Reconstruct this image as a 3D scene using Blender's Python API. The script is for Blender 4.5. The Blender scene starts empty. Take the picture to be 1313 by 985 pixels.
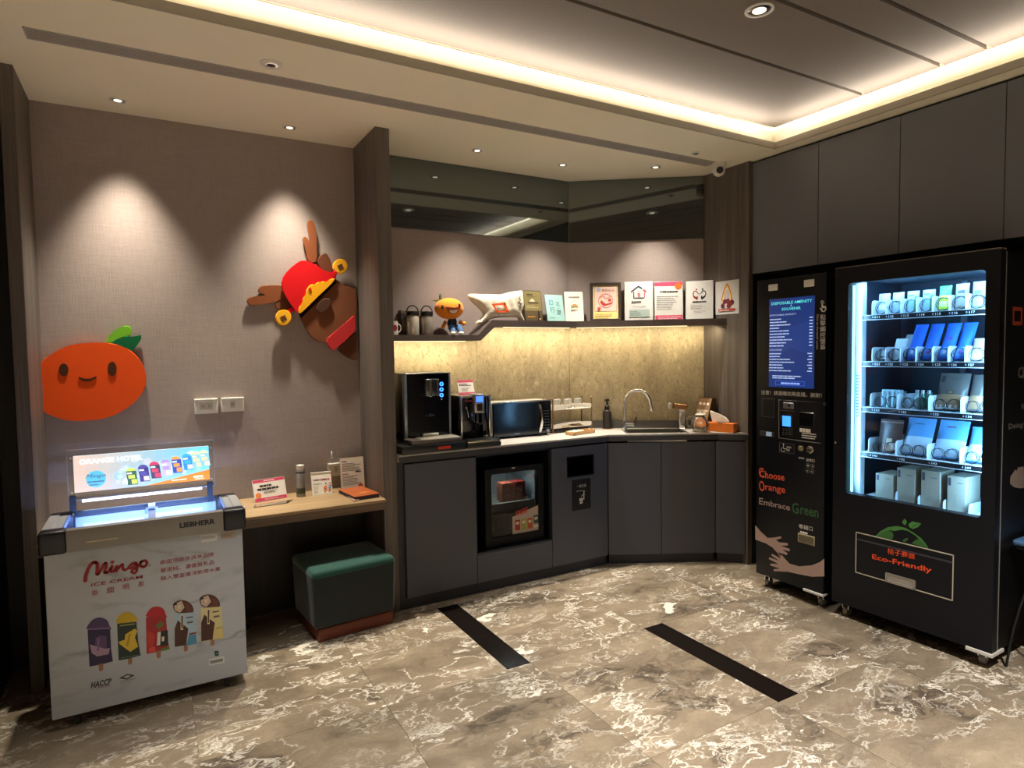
import bpy, bmesh, math, random
from mathutils import Vector, Matrix
random.seed(11)
S = bpy.context.scene; COL = S.collection
R_ = math.radians
# ------------------------------------------------------------------ camera, world, exposure
CAM = Vector((0, 0, 1.58)); FPX = 809.2; CX, CY = 656.5, 492.5
ROT = Matrix(((0.86658155, -0.49882734, -0.01441202), (0.03731739, 0.03597621, 0.99865566), (0.49763826, 0.86595438, -0.04979125)))
cd = bpy.data.cameras.new('camera'); cam = bpy.data.objects.new('camera', cd); COL.objects.link(cam)
cd.sensor_width = 36; cd.lens = 36 * FPX / 1313; cd.clip_start = .02
m4 = Matrix((ROT[0], ROT[1], -ROT[2])).transposed().to_4x4(); m4.translation = CAM
cam.matrix_world = m4; S.camera = cam
w = bpy.data.worlds.new('world'); S.world = w; w.use_nodes = True
w.node_tree.nodes['Background'].inputs[0].default_value = (.05, .045, .04, 1)
w.node_tree.nodes['Background'].inputs[1].default_value = .3
vs = S.view_settings; vs.view_transform = 'Standard'; vs.look = 'None'; vs.gamma = 1; vs.use_curve_mapping = False
vs.exposure = 1.0
S.cycles.max_bounces = 8; S.cycles.diffuse_bounces = 4; S.cycles.glossy_bounces = 4; S.cycles.transparent_max_bounces = 12
S.cycles.sample_clamp_indirect = 6; S.cycles.caustics_reflective = False; S.cycles.caustics_refractive = False
S.cycles.use_denoising = True

WARM = (1, .91, .80); COOL = (.30, .66, 1)
P_WALL, P_ALC, P_TRAY, P_COVE, P_SHELF, P_VEND = 98, 88, 64, 17, 2.8, 7.4

def area(name, loc, direction, sx, sy, power, color, spread=None):
    l = bpy.data.lights.new(name, 'AREA'); l.shape = 'RECTANGLE'; l.size = sx; l.size_y = sy; l.energy = power; l.color = color
    if spread: l.spread = spread
    o = bpy.data.objects.new(name, l); COL.objects.link(o); o.location = loc
    return o
def aim(o, d, xaxis):
    z = -Vector(d).normalized(); x = Vector(xaxis); x = (x - z * x.dot(z)).normalized(); y = z.cross(x)
    m = Matrix((x, y, z)).transposed().to_4x4(); m.translation = o.location; o.matrix_world = m
LIPY, LIPX, H = 2.83, 3.68, 2.917
# cove LED strips lying on the ledge behind the lip
o = area('cove_light', (.45, LIPY + .026, H + .038), 0, 6.3, .02, P_COVE * 6.3 / 6, WARM); aim(o, (0, -.85, 1), (1, 0, 0))
o = area('cove_light', (LIPX + .026, -.15, H + .038), 0, 5.8, .02, P_COVE * 5.8 / 6, WARM); aim(o, (-.85, 0, 1), (0, 1, 0))
# LED strips under the wall shelf
o = area('shelf_light', (1.67, 3.985, 1.655), 0, .7, .015, P_SHELF * .55, (1, .82, .51)); aim(o, (0, .45, -1), (1, 0, 0))
o = area('shelf_light', (2.5, 3.985, 1.752), 0, .74, .015, P_SHELF * .62, (1, .82, .51)); aim(o, (0, .45, -1), (1, 0, 0))
o = area('shelf_light', (3.285, 3.685, 1.752), 0, 1.06, .015, P_SHELF * .62, (1, .82, .51)); aim(o, (.26, .36, -1), (.809, -.588, 0))

# ------------------------------------------------------------------ helpers
def s2l(c): return c / 12.92 if c <= .04045 else ((c + .055) / 1.055) ** 2.4
def hexc(h):
    h = h.lstrip('#'); return tuple(s2l(int(h[i:i + 2], 16) / 255) for i in (0, 2, 4)) + (1,)
MATS = {}
def nd(nt, t, **kw):
    n = nt.nodes.new(t)
    for k, v in kw.items():
        if k in n.inputs: n.inputs[k].default_value = v
        else: setattr(n, k, v)
    return n
def base(key):
    m = bpy.data.materials.new(key); m.use_nodes = True; nt = m.node_tree; b = nt.nodes['Principled BSDF']; MATS[key] = m
    return m, nt, b
def mat(key, hx=None, rough=.5, metal=0, var=.08, scale=18, bump=0, emit=0, coat=0, stretch=None, sheen=0, spec=None):
    if key in MATS: return MATS[key]
    m, nt, b = base(key); c = hexc(hx); L = nt.links.new
    tc = nd(nt, 'ShaderNodeTexCoord'); mp = nd(nt, 'ShaderNodeMapping'); L(tc.outputs['Object'], mp.inputs[0])
    if stretch: mp.inputs['Scale'].default_value = stretch
    nz = nd(nt, 'ShaderNodeTexNoise', Scale=scale, Detail=5.0, Roughness=.6); L(mp.outputs[0], nz.inputs['Vector'])
    mx = nd(nt, 'ShaderNodeMix', data_type='RGBA')
    mx.inputs['A'].default_value = tuple(v * (1 - var) for v in c[:3]) + (1,); mx.inputs['B'].default_value = tuple(min(1, v * (1 + var)) for v in c[:3]) + (1,)
    L(nz.outputs['Fac'], mx.inputs['Factor']); L(mx.outputs['Result'], b.inputs['Base Color'])
    b.inputs['Roughness'].default_value = rough; b.inputs['Metallic'].default_value = metal; b.inputs['Coat Weight'].default_value = coat
    b.inputs['Coat Roughness'].default_value = .08
    if spec is not None: b.inputs['Specular IOR Level'].default_value = spec
    if sheen: b.inputs['Sheen Weight'].default_value = sheen; b.inputs['Sheen Roughness'].default_value = .35
    if bump:
        bp = nd(nt, 'ShaderNodeBump', Strength=bump, Distance=.003); L(nz.outputs['Fac'], bp.inputs['Height']); L(bp.outputs[0], b.inputs['Normal'])
    if emit: L(mx.outputs['Result'], b.inputs['Emission Color']); b.inputs['Emission Strength'].default_value = emit
    return m
def wood(key, ha, hb, axis='z', scale=1.0, rough=.5):
    if key in MATS: return MATS[key]
    m, nt, b = base(key); L = nt.links.new
    tc = nd(nt, 'ShaderNodeTexCoord'); mp = nd(nt, 'ShaderNodeMapping'); L(tc.outputs['Object'], mp.inputs[0])
    sc = {'z': (70, 70, 2.2), 'x': (2.2, 70, 70), 'y': (70, 2.2, 70)}[axis]; mp.inputs['Scale'].default_value = tuple(v * scale for v in sc)
    nz = nd(nt, 'ShaderNodeTexNoise', Scale=1.0, Detail=6.0, Roughness=.65, Distortion=.4); L(mp.outputs[0], nz.inputs['Vector'])
    mp2 = nd(nt, 'ShaderNodeMapping'); L(tc.outputs['Object'], mp2.inputs[0]); mp2.inputs['Scale'].default_value = tuple(v * scale * .16 for v in sc)
    n2 = nd(nt, 'ShaderNodeTexNoise', Scale=1.0, Detail=3.0); L(mp2.outputs[0], n2.inputs['Vector'])
    ad = nd(nt, 'ShaderNodeMath', operation='ADD'); L(nz.outputs['Fac'], ad.inputs[0]); L(n2.outputs['Fac'], ad.inputs[1])
    mr = nd(nt, 'ShaderNodeMapRange'); mr.inputs['From Min'].default_value = .7; mr.inputs['From Max'].default_value = 1.3; L(ad.outputs[0], mr.inputs['Value'])
    mx = nd(nt, 'ShaderNodeMix', data_type='RGBA'); mx.inputs['A'].default_value = hexc(ha); mx.inputs['B'].default_value = hexc(hb)
    L(mr.outputs[0], mx.inputs['Factor']); L(mx.outputs['Result'], b.inputs['Base Color']); b.inputs['Roughness'].default_value = rough
    bp = nd(nt, 'ShaderNodeBump', Strength=.25, Distance=.001); L(nz.outputs['Fac'], bp.inputs['Height']); L(bp.outputs[0], b.inputs['Normal'])
    return m
def glass(key, tint='#ffffff', refl=.5, rough=.0, dens=0, highlight_mix=0):
    if key in MATS: return MATS[key]
    m, nt, b = base(key); nt.nodes.remove(b); L = nt.links.new; out = nt.nodes['Material Output']
    tr = nd(nt, 'ShaderNodeBsdfTransparent'); tr.inputs[0].default_value = hexc(tint)
    gl = nd(nt, 'ShaderNodeBsdfGlossy'); gl.inputs['Roughness'].default_value = rough
    lw = nd(nt, 'ShaderNodeFresnel'); lw.inputs['IOR'].default_value = 1.45
    mu = nd(nt, 'ShaderNodeMath', operation='MULTIPLY'); mu.inputs[1].default_value = refl; L(lw.outputs[0], mu.inputs[0])
    ad = nd(nt, 'ShaderNodeMath', operation='ADD'); ad.inputs[1].default_value = dens; L(mu.outputs[0], ad.inputs[0])
    mx = nd(nt, 'ShaderNodeMixShader'); L(ad.outputs[0], mx.inputs[0]); L(tr.outputs[0], mx.inputs[1]); L(gl.outputs[0], mx.inputs[2]); L(mx.outputs[0], out.inputs[0])
    if highlight_mix:  # white diffuse mixed into the glass in place of bright highlights
        df = nd(nt, 'ShaderNodeBsdfDiffuse'); df.inputs[0].default_value = (.9, .88, .84, 1); m2 = nd(nt, 'ShaderNodeMixShader'); m2.inputs[0].default_value = highlight_mix; L(mx.outputs[0], m2.inputs[1]); L(df.outputs[0], m2.inputs[2]); L(m2.outputs[0], out.inputs[0])
    return m

class MB:
    def __init__(s): s.bm = bmesh.new()
    def _bev(s, vs, b, seg):
        if b > 0:
            es = list({e for v in vs for e in v.link_edges})
            bmesh.ops.bevel(s.bm, geom=es, offset=b, segments=seg, affect='EDGES', profile=.5)
    def box(s, a, b, bev=0, seg=1, mtx=None):
        x0, x1 = sorted((a[0], b[0])); y0, y1 = sorted((a[1], b[1])); z0, z1 = sorted((a[2], b[2]))
        P = [(x0, y0, z0), (x1, y0, z0), (x1, y1, z0), (x0, y1, z0), (x0, y0, z1), (x1, y0, z1), (x1, y1, z1), (x0, y1, z1)]
        v = [s.bm.verts.new(mtx @ Vector(p) if mtx else p) for p in P]
        for f in ((3, 2, 1, 0), (4, 5, 6, 7), (0, 1, 5, 4), (1, 2, 6, 5), (2, 3, 7, 6), (3, 0, 4, 7)): s.bm.faces.new([v[i] for i in f])
        s._bev(v, min(bev, (x1 - x0) * .49, (y1 - y0) * .49, (z1 - z0) * .49), seg); return s
    def prism(s, pts, vec, bev=0, seg=1):
        vec = Vector(vec); a = [s.bm.verts.new(p) for p in pts]; b = [s.bm.verts.new(Vector(p) + vec) for p in pts]; n = len(pts)
        f1 = s.bm.faces.new(a); f2 = s.bm.faces.new(b[::-1])
        for i in range(n): s.bm.faces.new((a[i], b[i], b[(i + 1) % n], a[(i + 1) % n]))
        if bev:
            es = list(f1.edges) + list(f2.edges)
            bmesh.ops.bevel(s.bm, geom=es, offset=bev, segments=seg, affect='EDGES', profile=.5)
        return s
    def ring(s, c, u, v, r, n): return [s.bm.verts.new(Vector(c) + u * (r * math.cos(2 * math.pi * i / n)) + v * (r * math.sin(2 * math.pi * i / n))) for i in range(n)]
    def skin(s, rings, closed=False, cap=True):
        n = len(rings[0]); k = len(rings)
        for j in range(k if closed else k - 1):
            A, B = rings[j], rings[(j + 1) % k]
            for i in range(n): s.bm.faces.new((A[i], A[(i + 1) % n], B[(i + 1) % n], B[i]))
        if cap and not closed:
            s.bm.faces.new(rings[0][::-1]); s.bm.faces.new(rings[-1])
        return s
    def cyl(s, a, b, r0, r1=None, n=16):
        a, b = Vector(a), Vector(b); d = (b - a).normalized(); u = d.orthogonal().normalized(); v = d.cross(u)
        return s.skin([s.ring(a, u, v, r0, n), s.ring(b, u, v, r0 if r1 is None else r1, n)])
    def tube(s, pts, r, n=8, closed=False):
        pts = [Vector(p) for p in pts]; k = len(pts); rings = []; u = None
        for i, p in enumerate(pts):
            q0 = pts[i - 1] if (i or closed) else p; q1 = pts[(i + 1) % k] if (i < k - 1 or closed) else p
            d = (q1 - q0).normalized()
            u = d.orthogonal().normalized() if u is None else (u - d * u.dot(d)).normalized()
            rings.append(s.ring(p, u, d.cross(u), r[i] if isinstance(r, (list, tuple)) else r, n))
        return s.skin(rings, closed)
    def lathe(s, prof, c=(0, 0, 0), n=24, axis='z', cap=True):
        ax = {'z': (Vector((1, 0, 0)), Vector((0, 1, 0)), Vector((0, 0, 1))), 'y': (Vector((0, 0, 1)), Vector((1, 0, 0)), Vector((0, 1, 0))), 'x': (Vector((0, 1, 0)), Vector((0, 0, 1)), Vector((1, 0, 0)))}[axis]
        return s.skin([s.ring(Vector(c) + ax[2] * z, ax[0], ax[1], max(r, 1e-4), n) for r, z in prof], cap=cap)
    def ball(s, c, r, n=16, m=10, mtx=None):
        r = (r, r, r) if not hasattr(r, '__len__') else r; rings = []
        for j in range(1, m):
            t = math.pi * j / m; ring = []
            for i in range(n):
                p = Vector((r[0] * math.sin(t) * math.cos(2 * math.pi * i / n), r[1] * math.sin(t) * math.sin(2 * math.pi * i / n), -r[2] * math.cos(t)))
                if mtx: p = mtx @ p
                ring.append(s.bm.verts.new(p + Vector(c)))
            rings.append(ring)
        return s.skin(rings)
    def build(s, name, material, parent=None, angle=35, smooth=True):
        me = bpy.data.meshes.new(name); bmesh.ops.recalc_face_normals(s.bm, faces=s.bm.faces[:]); s.bm.to_mesh(me); s.bm.free()
        if material: me.materials.append(material)
        o = bpy.data.objects.new(name, me); COL.objects.link(o)
        if parent: o.parent = parent
        if smooth and len(me.polygons):
            me.polygons.foreach_set('use_smooth', [True] * len(me.polygons)); me.set_sharp_from_angle(angle=R_(angle))
        return o
def box(name, a, b, m, parent=None, bev=.0, seg=1): return MB().box(a, b, bev, seg).build(name, m, parent)
def thing(name, label, cat, loc=(0, 0, 0), rot=0, group=None):
    o = bpy.data.objects.new(name, None); COL.objects.link(o); o.empty_display_size = .05
    o.location = loc; o.rotation_euler = (0, 0, rot); return tag(o, label, cat, group)
def tag(o, label, cat, group=None):
    o['label'] = label; o['category'] = cat
    if group: o['group'] = group
    return o
def struct(o): o['kind'] = 'structure'; return o
def tm(t): return t.matrix_basis.copy() if t else Matrix.Identity(4)
def copy_thing(o, loc, label, rot=None):
    c = o.copy(); COL.objects.link(c); c.location = loc; c['label'] = label
    if rot is not None: c.rotation_euler = (0, 0, rot)
    for ch in o.children:
        d = ch.copy(); COL.objects.link(d); d.parent = c
        for g in ch.children:
            e = g.copy(); COL.objects.link(e); e.parent = d
    return c
# a point of the photograph carried on to a real plane of the room (in the space of a thing)
def lp(t, px, py, ax, val):
    d = ROT.transposed() @ Vector(((px - CX) / FPX, -(py - CY) / FPX, 1)); inv = tm(t).inverted()
    o = inv @ CAM; e = inv.to_3x3() @ d; i = 'xyz'.index(ax); k = (val - o[i]) / e[i]
    return o + e * k
def spline(pts, n=4, closed=True):
    out = []; k = len(pts)
    for i in range(k if closed else k - 1):
        p0, p1, p2, p3 = (Vector(pts[(i + j) % k] if closed else pts[min(max(i + j, 0), k - 1)]) for j in (-1, 0, 1, 2))
        for s in range(n):
            t = s / n
            out.append(.5 * ((2 * p1) + (p2 - p0) * t + (2 * p0 - 5 * p1 + 4 * p2 - p3) * t * t + (3 * p1 - p0 - 3 * p2 + p3) * t ** 3))
    if not closed: out.append(Vector(pts[-1]))
    return out
FONT = {}
ORD = ['leftmost', 'second from the left', 'third from the left', 'fourth from the left', 'fifth from the left', 'sixth from the left', 'seventh from the left', 'eighth from the left', 'ninth from the left', 'rightmost']
def glyphs(body, bold=0, shear=0):
    k = (body, bold, shear)
    if k not in FONT:
        c = bpy.data.curves.new('t', 'FONT'); c.body = body; c.resolution_u = 2; c.offset = bold; c.shear = shear
        o = bpy.data.objects.new('t', c); COL.objects.link(o); dg = bpy.context.evaluated_depsgraph_get(); dg.update()
        me = bpy.data.meshes.new_from_object(o.evaluated_get(dg))
        V = [v.co.copy() for v in me.vertices]; F = [list(p.vertices) for p in me.polygons]
        bpy.data.objects.remove(o); bpy.data.curves.remove(c); bpy.data.meshes.remove(me)
        if V:
            x0 = min(v.x for v in V); x1 = max(v.x for v in V); y0 = min(v.y for v in V); y1 = max(v.y for v in V)
        else: x0 = x1 = y0 = y1 = 0
        FONT[k] = (V, F, x0, y0, max(x1 - x0, 1e-5), max(y1 - y0, 1e-5))
    return FONT[k]
class Print:                      # flat print on a surface: coloured shapes and lettering in one thin mesh
    def __init__(s, name, parent, org, right, up, lift=.0008, emit=0, rough=.5, root=None):
        s.name, s.parent, s.root = name, parent, root or parent; s.o = Vector(org); s.r = Vector(right).normalized(); s.u = Vector(up).normalized(); s.n = s.r.cross(s.u)
        s.bm = bmesh.new(); s.cols = []; s.k = 1; s.lift = lift; s.emit = emit; s.rough = rough; s.z = None
    def zoom(s, x0, y0, k): s.z = (x0, y0, k); return s
    def px(s, p):
        x, y = p
        if s.z: x, y = s.z[0] + x / s.z[2], s.z[1] + y / s.z[2]
        d = ROT.transposed() @ Vector(((x - CX) / FPX, -(y - CY) / FPX, 1)); inv = tm(s.root).inverted(); o = inv @ CAM; e = inv.to_3x3() @ d
        q = o + e * ((s.o - o).dot(s.n) / e.dot(s.n)) - s.o
        return (q.dot(s.r), q.dot(s.u))
    def _ci(s, c):
        if c not in s.cols: s.cols.append(c)
        return s.cols.index(c)
    def _w(s, u, v): return s.o + s.r * u + s.u * v + s.n * (s.lift + s.k * .00018)
    def poly(s, pts, c, step=True):
        f = s.bm.faces.new([s.bm.verts.new(s._w(*p)) for p in pts]); f.material_index = s._ci(c); f.normal_update()
        if f.normal.dot(s.n) < 0: f.normal_flip()
        if step: s.k += 1
        return s
    def P(s, pts, c, smooth=0):
        q = [s.px(p) for p in pts]
        if smooth: q = [(v.x, v.y) for v in spline([(a, b, 0) for a, b in q], smooth)]
        return s.poly(q, c)
    def rect(s, u0, v0, u1, v1, c): return s.poly([(u0, v0), (u1, v0), (u1, v1), (u0, v1)], c)
    def frame(s, u0, v0, u1, v1, t, c):
        for a in ((u0, v0, u1, v0 + t), (u0, v1 - t, u1, v1), (u0, v0, u0 + t, v1), (u1 - t, v0, u1, v1)): s.rect(*a, c)
        return s
    def disc(s, u, v, r, c, n=20, ry=None): return s.poly([(u + r * math.cos(2 * math.pi * i / n), v + (ry or r) * math.sin(2 * math.pi * i / n)) for i in range(n)], c)
    def ringp(s, u, v, r, t, c, n=20, a0=0, a1=360, ry=1): return s.line([(u + r * math.cos(R_(a0 + (a1 - a0) * i / n)), v + ry * r * math.sin(R_(a0 + (a1 - a0) * i / n))) for i in range(n + 1)], t, c)
    def line(s, pts, w_, c, taper=None):
        for i in range(len(pts) - 1):
            a, b = Vector(pts[i]), Vector(pts[i + 1]); d = b - a
            if d.length < 1e-7: continue
            n = Vector((-d.y, d.x)).normalized() * w_ / 2; e = d.normalized() * w_ * .2
            s.poly([a - e - n, b + e - n, b + e + n, a - e + n], c, False)
        s.k += 1; return s
    def stroke(s, pts, w_, c, smooth=4):
        q = [s.px(p) for p in pts]; q = [(v.x, v.y) for v in spline([(a, b, 0) for a, b in q], smooth, False)]
        s.line(q, w_, c)
        for p in q[::2]: s.disc(p[0], p[1], w_ / 2, c, 8); s.k -= 1
        return s
    def text(s, body, u, v, h, c, w=None, al='l', bold=0, shear=0, rot=0):
        V, F, x0, y0, W, Hh = glyphs(body, bold, shear); sy = h / Hh; sx = w / W if w else sy
        off = 0 if al == 'l' else -W * sx / 2 if al == 'c' else -W * sx
        ca, sa = math.cos(rot), math.sin(rot); vs_ = []
        for p in V:
            a = (p.x - x0) * sx + off; b = (p.y - y0) * sy
            vs_.append(s.bm.verts.new(s._w(u + a * ca - b * sa, v + a * sa + b * ca)))
        ci = s._ci(c)
        for f in F:
            try: g = s.bm.faces.new([vs_[i] for i in f]); g.material_index = ci
            except ValueError: pass
        s.k += 1; return s
    def tpx(s, body, p0, p1, hp, c, bold=0, shear=0):      # lettering whose baseline runs between two points, hp high (pixels of the crop)
        a, b = Vector(s.px(p0)), Vector(s.px(p1)); d = b - a; t = Vector(s.px((p0[0], p0[1] - hp))) - a
        return s.text(body, a.x, a.y, t.length, c, w=d.length, bold=bold, shear=shear, rot=math.atan2(d.y, d.x))
    def bars(s, u0, v0, u1, v1, n, c, seed=0, fill=.45):   # lines of print too small to read
        rn = random.Random(seed); st = (v1 - v0) / n
        for i in range(n):
            v = v1 - (i + 1) * st; x = u0; e = u0 + (u1 - u0) * rn.uniform(.55, 1)
            while x < e:
                l = rn.uniform(.04, .2) * (u1 - u0); s.rect(x, v, min(x + l, e), v + st * fill, c); s.k -= 1; x += l + (u1 - u0) * .015
        s.k += 1; return s
    def next(s, name):
        s.build(); q = Print(name, s.parent, s.o, s.r, s.u, s.lift, s.emit, s.rough, s.root); q.z = s.z; return q
    def build(s):
        me = bpy.data.meshes.new(s.name); s.bm.to_mesh(me); s.bm.free()
        for c in s.cols: me.materials.append(mat('print %s %g %g' % (c, s.emit, s.rough), c, s.rough, var=.03, emit=s.emit))
        o = bpy.data.objects.new(s.name, me); COL.objects.link(o); o.parent = s.parent; return o

# ------------------------------------------------------------------ materials of the room
def fabric(key, h1, h2):
    m, nt, b = base(key); L = nt.links.new; tc = nd(nt, 'ShaderNodeTexCoord'); hs = []
    for sc in ((40, 40, 900), (900, 900, 40)):
        mp = nd(nt, 'ShaderNodeMapping'); mp.inputs['Scale'].default_value = sc; L(tc.outputs['Object'], mp.inputs[0])
        n = nd(nt, 'ShaderNodeTexNoise', Scale=.35, Detail=3.0); L(mp.outputs[0], n.inputs['Vector']); hs.append(n)
    ad = nd(nt, 'ShaderNodeMath', operation='ADD'); L(hs[0].outputs[0], ad.inputs[0]); L(hs[1].outputs[0], ad.inputs[1])
    mr = nd(nt, 'ShaderNodeMapRange'); mr.inputs['From Min'].default_value = .6; mr.inputs['From Max'].default_value = 1.4; L(ad.outputs[0], mr.inputs[0])
    mx = nd(nt, 'ShaderNodeMix', data_type='RGBA'); mx.inputs['A'].default_value = hexc(h1); mx.inputs['B'].default_value = hexc(h2); L(mr.outputs[0], mx.inputs['Factor']); L(mx.outputs['Result'], b.inputs['Base Color'])
    b.inputs['Roughness'].default_value = .85; bp = nd(nt, 'ShaderNodeBump', Strength=.3, Distance=.002); L(ad.outputs[0], bp.inputs['Height']); L(bp.outputs[0], b.inputs['Normal']); return m
WALLP = fabric('wallpaper', '#8d7f7a', '#9f918b')
CEILP = mat('ceiling_panel_cloth', '#6b6259', .85, var=.10, scale=60)
SOFF = mat('soffit_paint', '#ece6d0', .8, var=.02)
WOODC = wood('dark_oak', '#49413c', '#736962'); WOODX = wood('dark_oak_shelf', '#3c322e', '#5a4b44', 'x'); DESKW = wood('light_oak', '#8d7355', '#c0a27a', 'x')
DKWOOD = wood('black_wood', '#1d1815', '#332a25')
CAB = mat('graphite_laminate', '#494b56', .42, var=.04, scale=40); CABD = mat('graphite_dark', '#2c2c32', .5); BLK = mat('black_void', '#0c0c0e', .6)
BLKP = mat('black_plastic', '#101114', .35); BLKG = mat('black_gloss', '#07080c', .08, coat=.3); CHR = mat('chrome', '#d5d5d8', .12, 1, var=.02); STEEL = mat('brushed_steel', '#a9a6a0', .32, 1); WHT = mat('white_plastic', '#d8d5cc', .4, var=.02)
GRN = mat('grey_granite', '#b3aea8', .35, var=.35, scale=260); GRND = mat('dark_granite', '#56514e', .4, var=.35, scale=260)
def marble():
    m, nt, b = base('floor_marble'); L = nt.links.new
    tc = nd(nt, 'ShaderNodeTexCoord'); oi = nd(nt, 'ShaderNodeObjectInfo')
    mu = nd(nt, 'ShaderNodeVectorMath', operation='SCALE'); cb = nd(nt, 'ShaderNodeCombineXYZ')
    L(oi.outputs['Random'], cb.inputs[0]); m2 = nd(nt, 'ShaderNodeMath', operation='MULTIPLY'); m2.inputs[1].default_value = 7.3; L(oi.outputs['Random'], m2.inputs[0]); L(m2.outputs[0], cb.inputs[2])
    L(cb.outputs[0], mu.inputs[0]); mu.inputs['Scale'].default_value = 23
    ad = nd(nt, 'ShaderNodeVectorMath', operation='ADD'); L(tc.outputs['Object'], ad.inputs[0]); L(mu.outputs[0], ad.inputs[1])
    mp = nd(nt, 'ShaderNodeMapping'); mp.inputs['Rotation'].default_value = (0, 0, .9); mp.inputs['Scale'].default_value = (1, 1.7, 1); L(ad.outputs[0], mp.inputs[0])
    wrp = nd(nt, 'ShaderNodeTexNoise', Scale=2.3, Detail=4.0, Roughness=.6); L(mp.outputs[0], wrp.inputs['Vector'])
    wm = nd(nt, 'ShaderNodeVectorMath', operation='MULTIPLY_ADD'); wm.inputs[1].default_value = (.55, .55, .55); L(wrp.outputs['Color'], wm.inputs[0]); L(mp.outputs[0], wm.inputs[2])
    def nz(sc, det=7., ro=.62, src=wm):
        n = nd(nt, 'ShaderNodeTexNoise', Scale=sc, Detail=det, Roughness=ro); L(src.outputs[0], n.inputs['Vector']); return n.outputs['Fac']
    def mr(src, a, b_, c=0., d=1.):
        r = nd(nt, 'ShaderNodeMapRange'); r.inputs['From Min'].default_value = a; r.inputs['From Max'].default_value = b_; r.inputs['To Min'].default_value = c; r.inputs['To Max'].default_value = d; L(src, r.inputs[0]); return r.outputs[0]
    def mth(op, a, b_=None):
        n = nd(nt, 'ShaderNodeMath', operation=op); L(a, n.inputs[0])
        if b_ is not None:
            if hasattr(b_, 'links'): L(b_, n.inputs[1])
            else: n.inputs[1].default_value = b_
        return n.outputs[0]
    def mix(f, a, col):
        x = nd(nt, 'ShaderNodeMix', data_type='RGBA'); L(f, x.inputs['Factor']); L(a, x.inputs['A']); x.inputs['B'].default_value = hexc(col); return x.outputs['Result']
    cl = nd(nt, 'ShaderNodeMix', data_type='RGBA'); L(mr(nz(3.2), .3, .7), cl.inputs['Factor']); cl.inputs['A'].default_value = hexc('#706251'); cl.inputs['B'].default_value = hexc('#a08f77')
    c = mix(mr(nz(60, 4., .7), .5, .8, 0, .5), cl.outputs['Result'], '#5f5446')
    streak = mth('MULTIPLY', mr(nz(1.15, 3.), .54, .62), mr(nz(14.), .40, .56))
    c = mix(mth('MULTIPLY', streak, .75), c, '#3d342e')
    # pale veins: thin ridges where a noise crosses its middle, gathered in patches, plus solid flakes
    rid = mth('ABSOLUTE', mth('SUBTRACT', nz(3.1, 6., .6), .5)); vein = mth('MULTIPLY', mr(rid, .0, .018, 1, 0), mr(nz(1.7, 2.), .42, .56))
    rid2 = mth('ABSOLUTE', mth('SUBTRACT', nz(11., 4., .6), .5)); vein2 = mth('MULTIPLY', mr(rid2, .0, .035, 1, 0), mr(nz(2.4, 2.), .52, .62))
    fl = mr(nz(3.6, 6., .58), .655, .668)
    v = mth('MAXIMUM', mth('MAXIMUM', vein, mth('MULTIPLY', vein2, .8)), fl)
    c = mix(mth('MULTIPLY', v, .85), c, '#f3ebdb')
    hv = nd(nt, 'ShaderNodeHueSaturation'); hv.inputs['Saturation'].default_value = .95; L(mr(oi.outputs['Random'], 0., 1., .84, 1.14), hv.inputs['Value']); L(c, hv.inputs['Color']); c = hv.outputs['Color']
    L(c, b.inputs['Base Color']); b.inputs['Roughness'].default_value = .3; b.inputs['Specular IOR Level'].default_value = .35
    return m
MARB = marble()
DKM = mat('dark_marble', '#150f0c', .25, var=.55, scale=9)

# ------------------------------------------------------------------ the room shell
fl = struct(box('floor', (-2.6, -3.2, -.08), (4.6, 4.4, -.006), MARB))
XB = [-2.156 + .757 * k for k in range(10)]; YB = [2.687 + .887 * k for k in range(-4, 3)]
tilecache = {}
def tile(x0, y0, x1, y1, m, name='floor_tile'):
    k = (round(x1 - x0, 3), round(y1 - y0, 3), m.name); g = .001
    if k not in tilecache:
        o = box(name, (-(x1 - x0) / 2 + g, -(y1 - y0) / 2 + g, -.006), ((x1 - x0) / 2 - g, (y1 - y0) / 2 - g, 0), m, fl); tilecache[k] = o.data
    else:
        o = bpy.data.objects.new(name, tilecache[k]); COL.objects.link(o); o.parent = fl
    o.location = ((x0 + x1) / 2, (y0 + y1) / 2, 0)
for i in range(len(XB) - 1):
    for j in range(len(YB) - 1):
        x0, x1, y0, y1 = XB[i], min(XB[i + 1], 4.58), YB[j], min(YB[j + 1], 4.38)
        if abs(y0 - 2.687) < .01 and abs(x1 - 1.629) < .02: tile(x0, y0, x1 - .134, y1, MARB); tile(x1 - .134, y0, x1, y1, DKM, 'inlay_strip')
        elif abs(y0 - 1.8) < .01 and abs(x0 - 2.386) < .02: tile(x0 + .139, y0, x1, y1, MARB); tile(x0, y0, x0 + .139, y1, DKM, 'inlay_strip')
        else: tile(x0, y0, x1, y1, MARB)
struct(box('wall_back', (-.67, 4.11, 0), (1.2, 4.3, H), WALLP))
wk = struct(box('wall_kitchen', (1.2, 4.14, 0), (2.93, 4.3, H), WALLP))
AW = Vector((2.91, 4.14, 0)); BW = Vector((3.76, 3.523, 0)); ED = (BW - AW).normalized(); NW = Vector((ED.y, -ED.x, 0))    # angled wall, NW into the room
if NW.y > 0: NW = -NW
wa = MB().prism([AW, BW, BW - NW * .16, AW - NW * .16], (0, 0, H)).build('wall_angled', WALLP); struct(wa)
BSP = None
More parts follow.
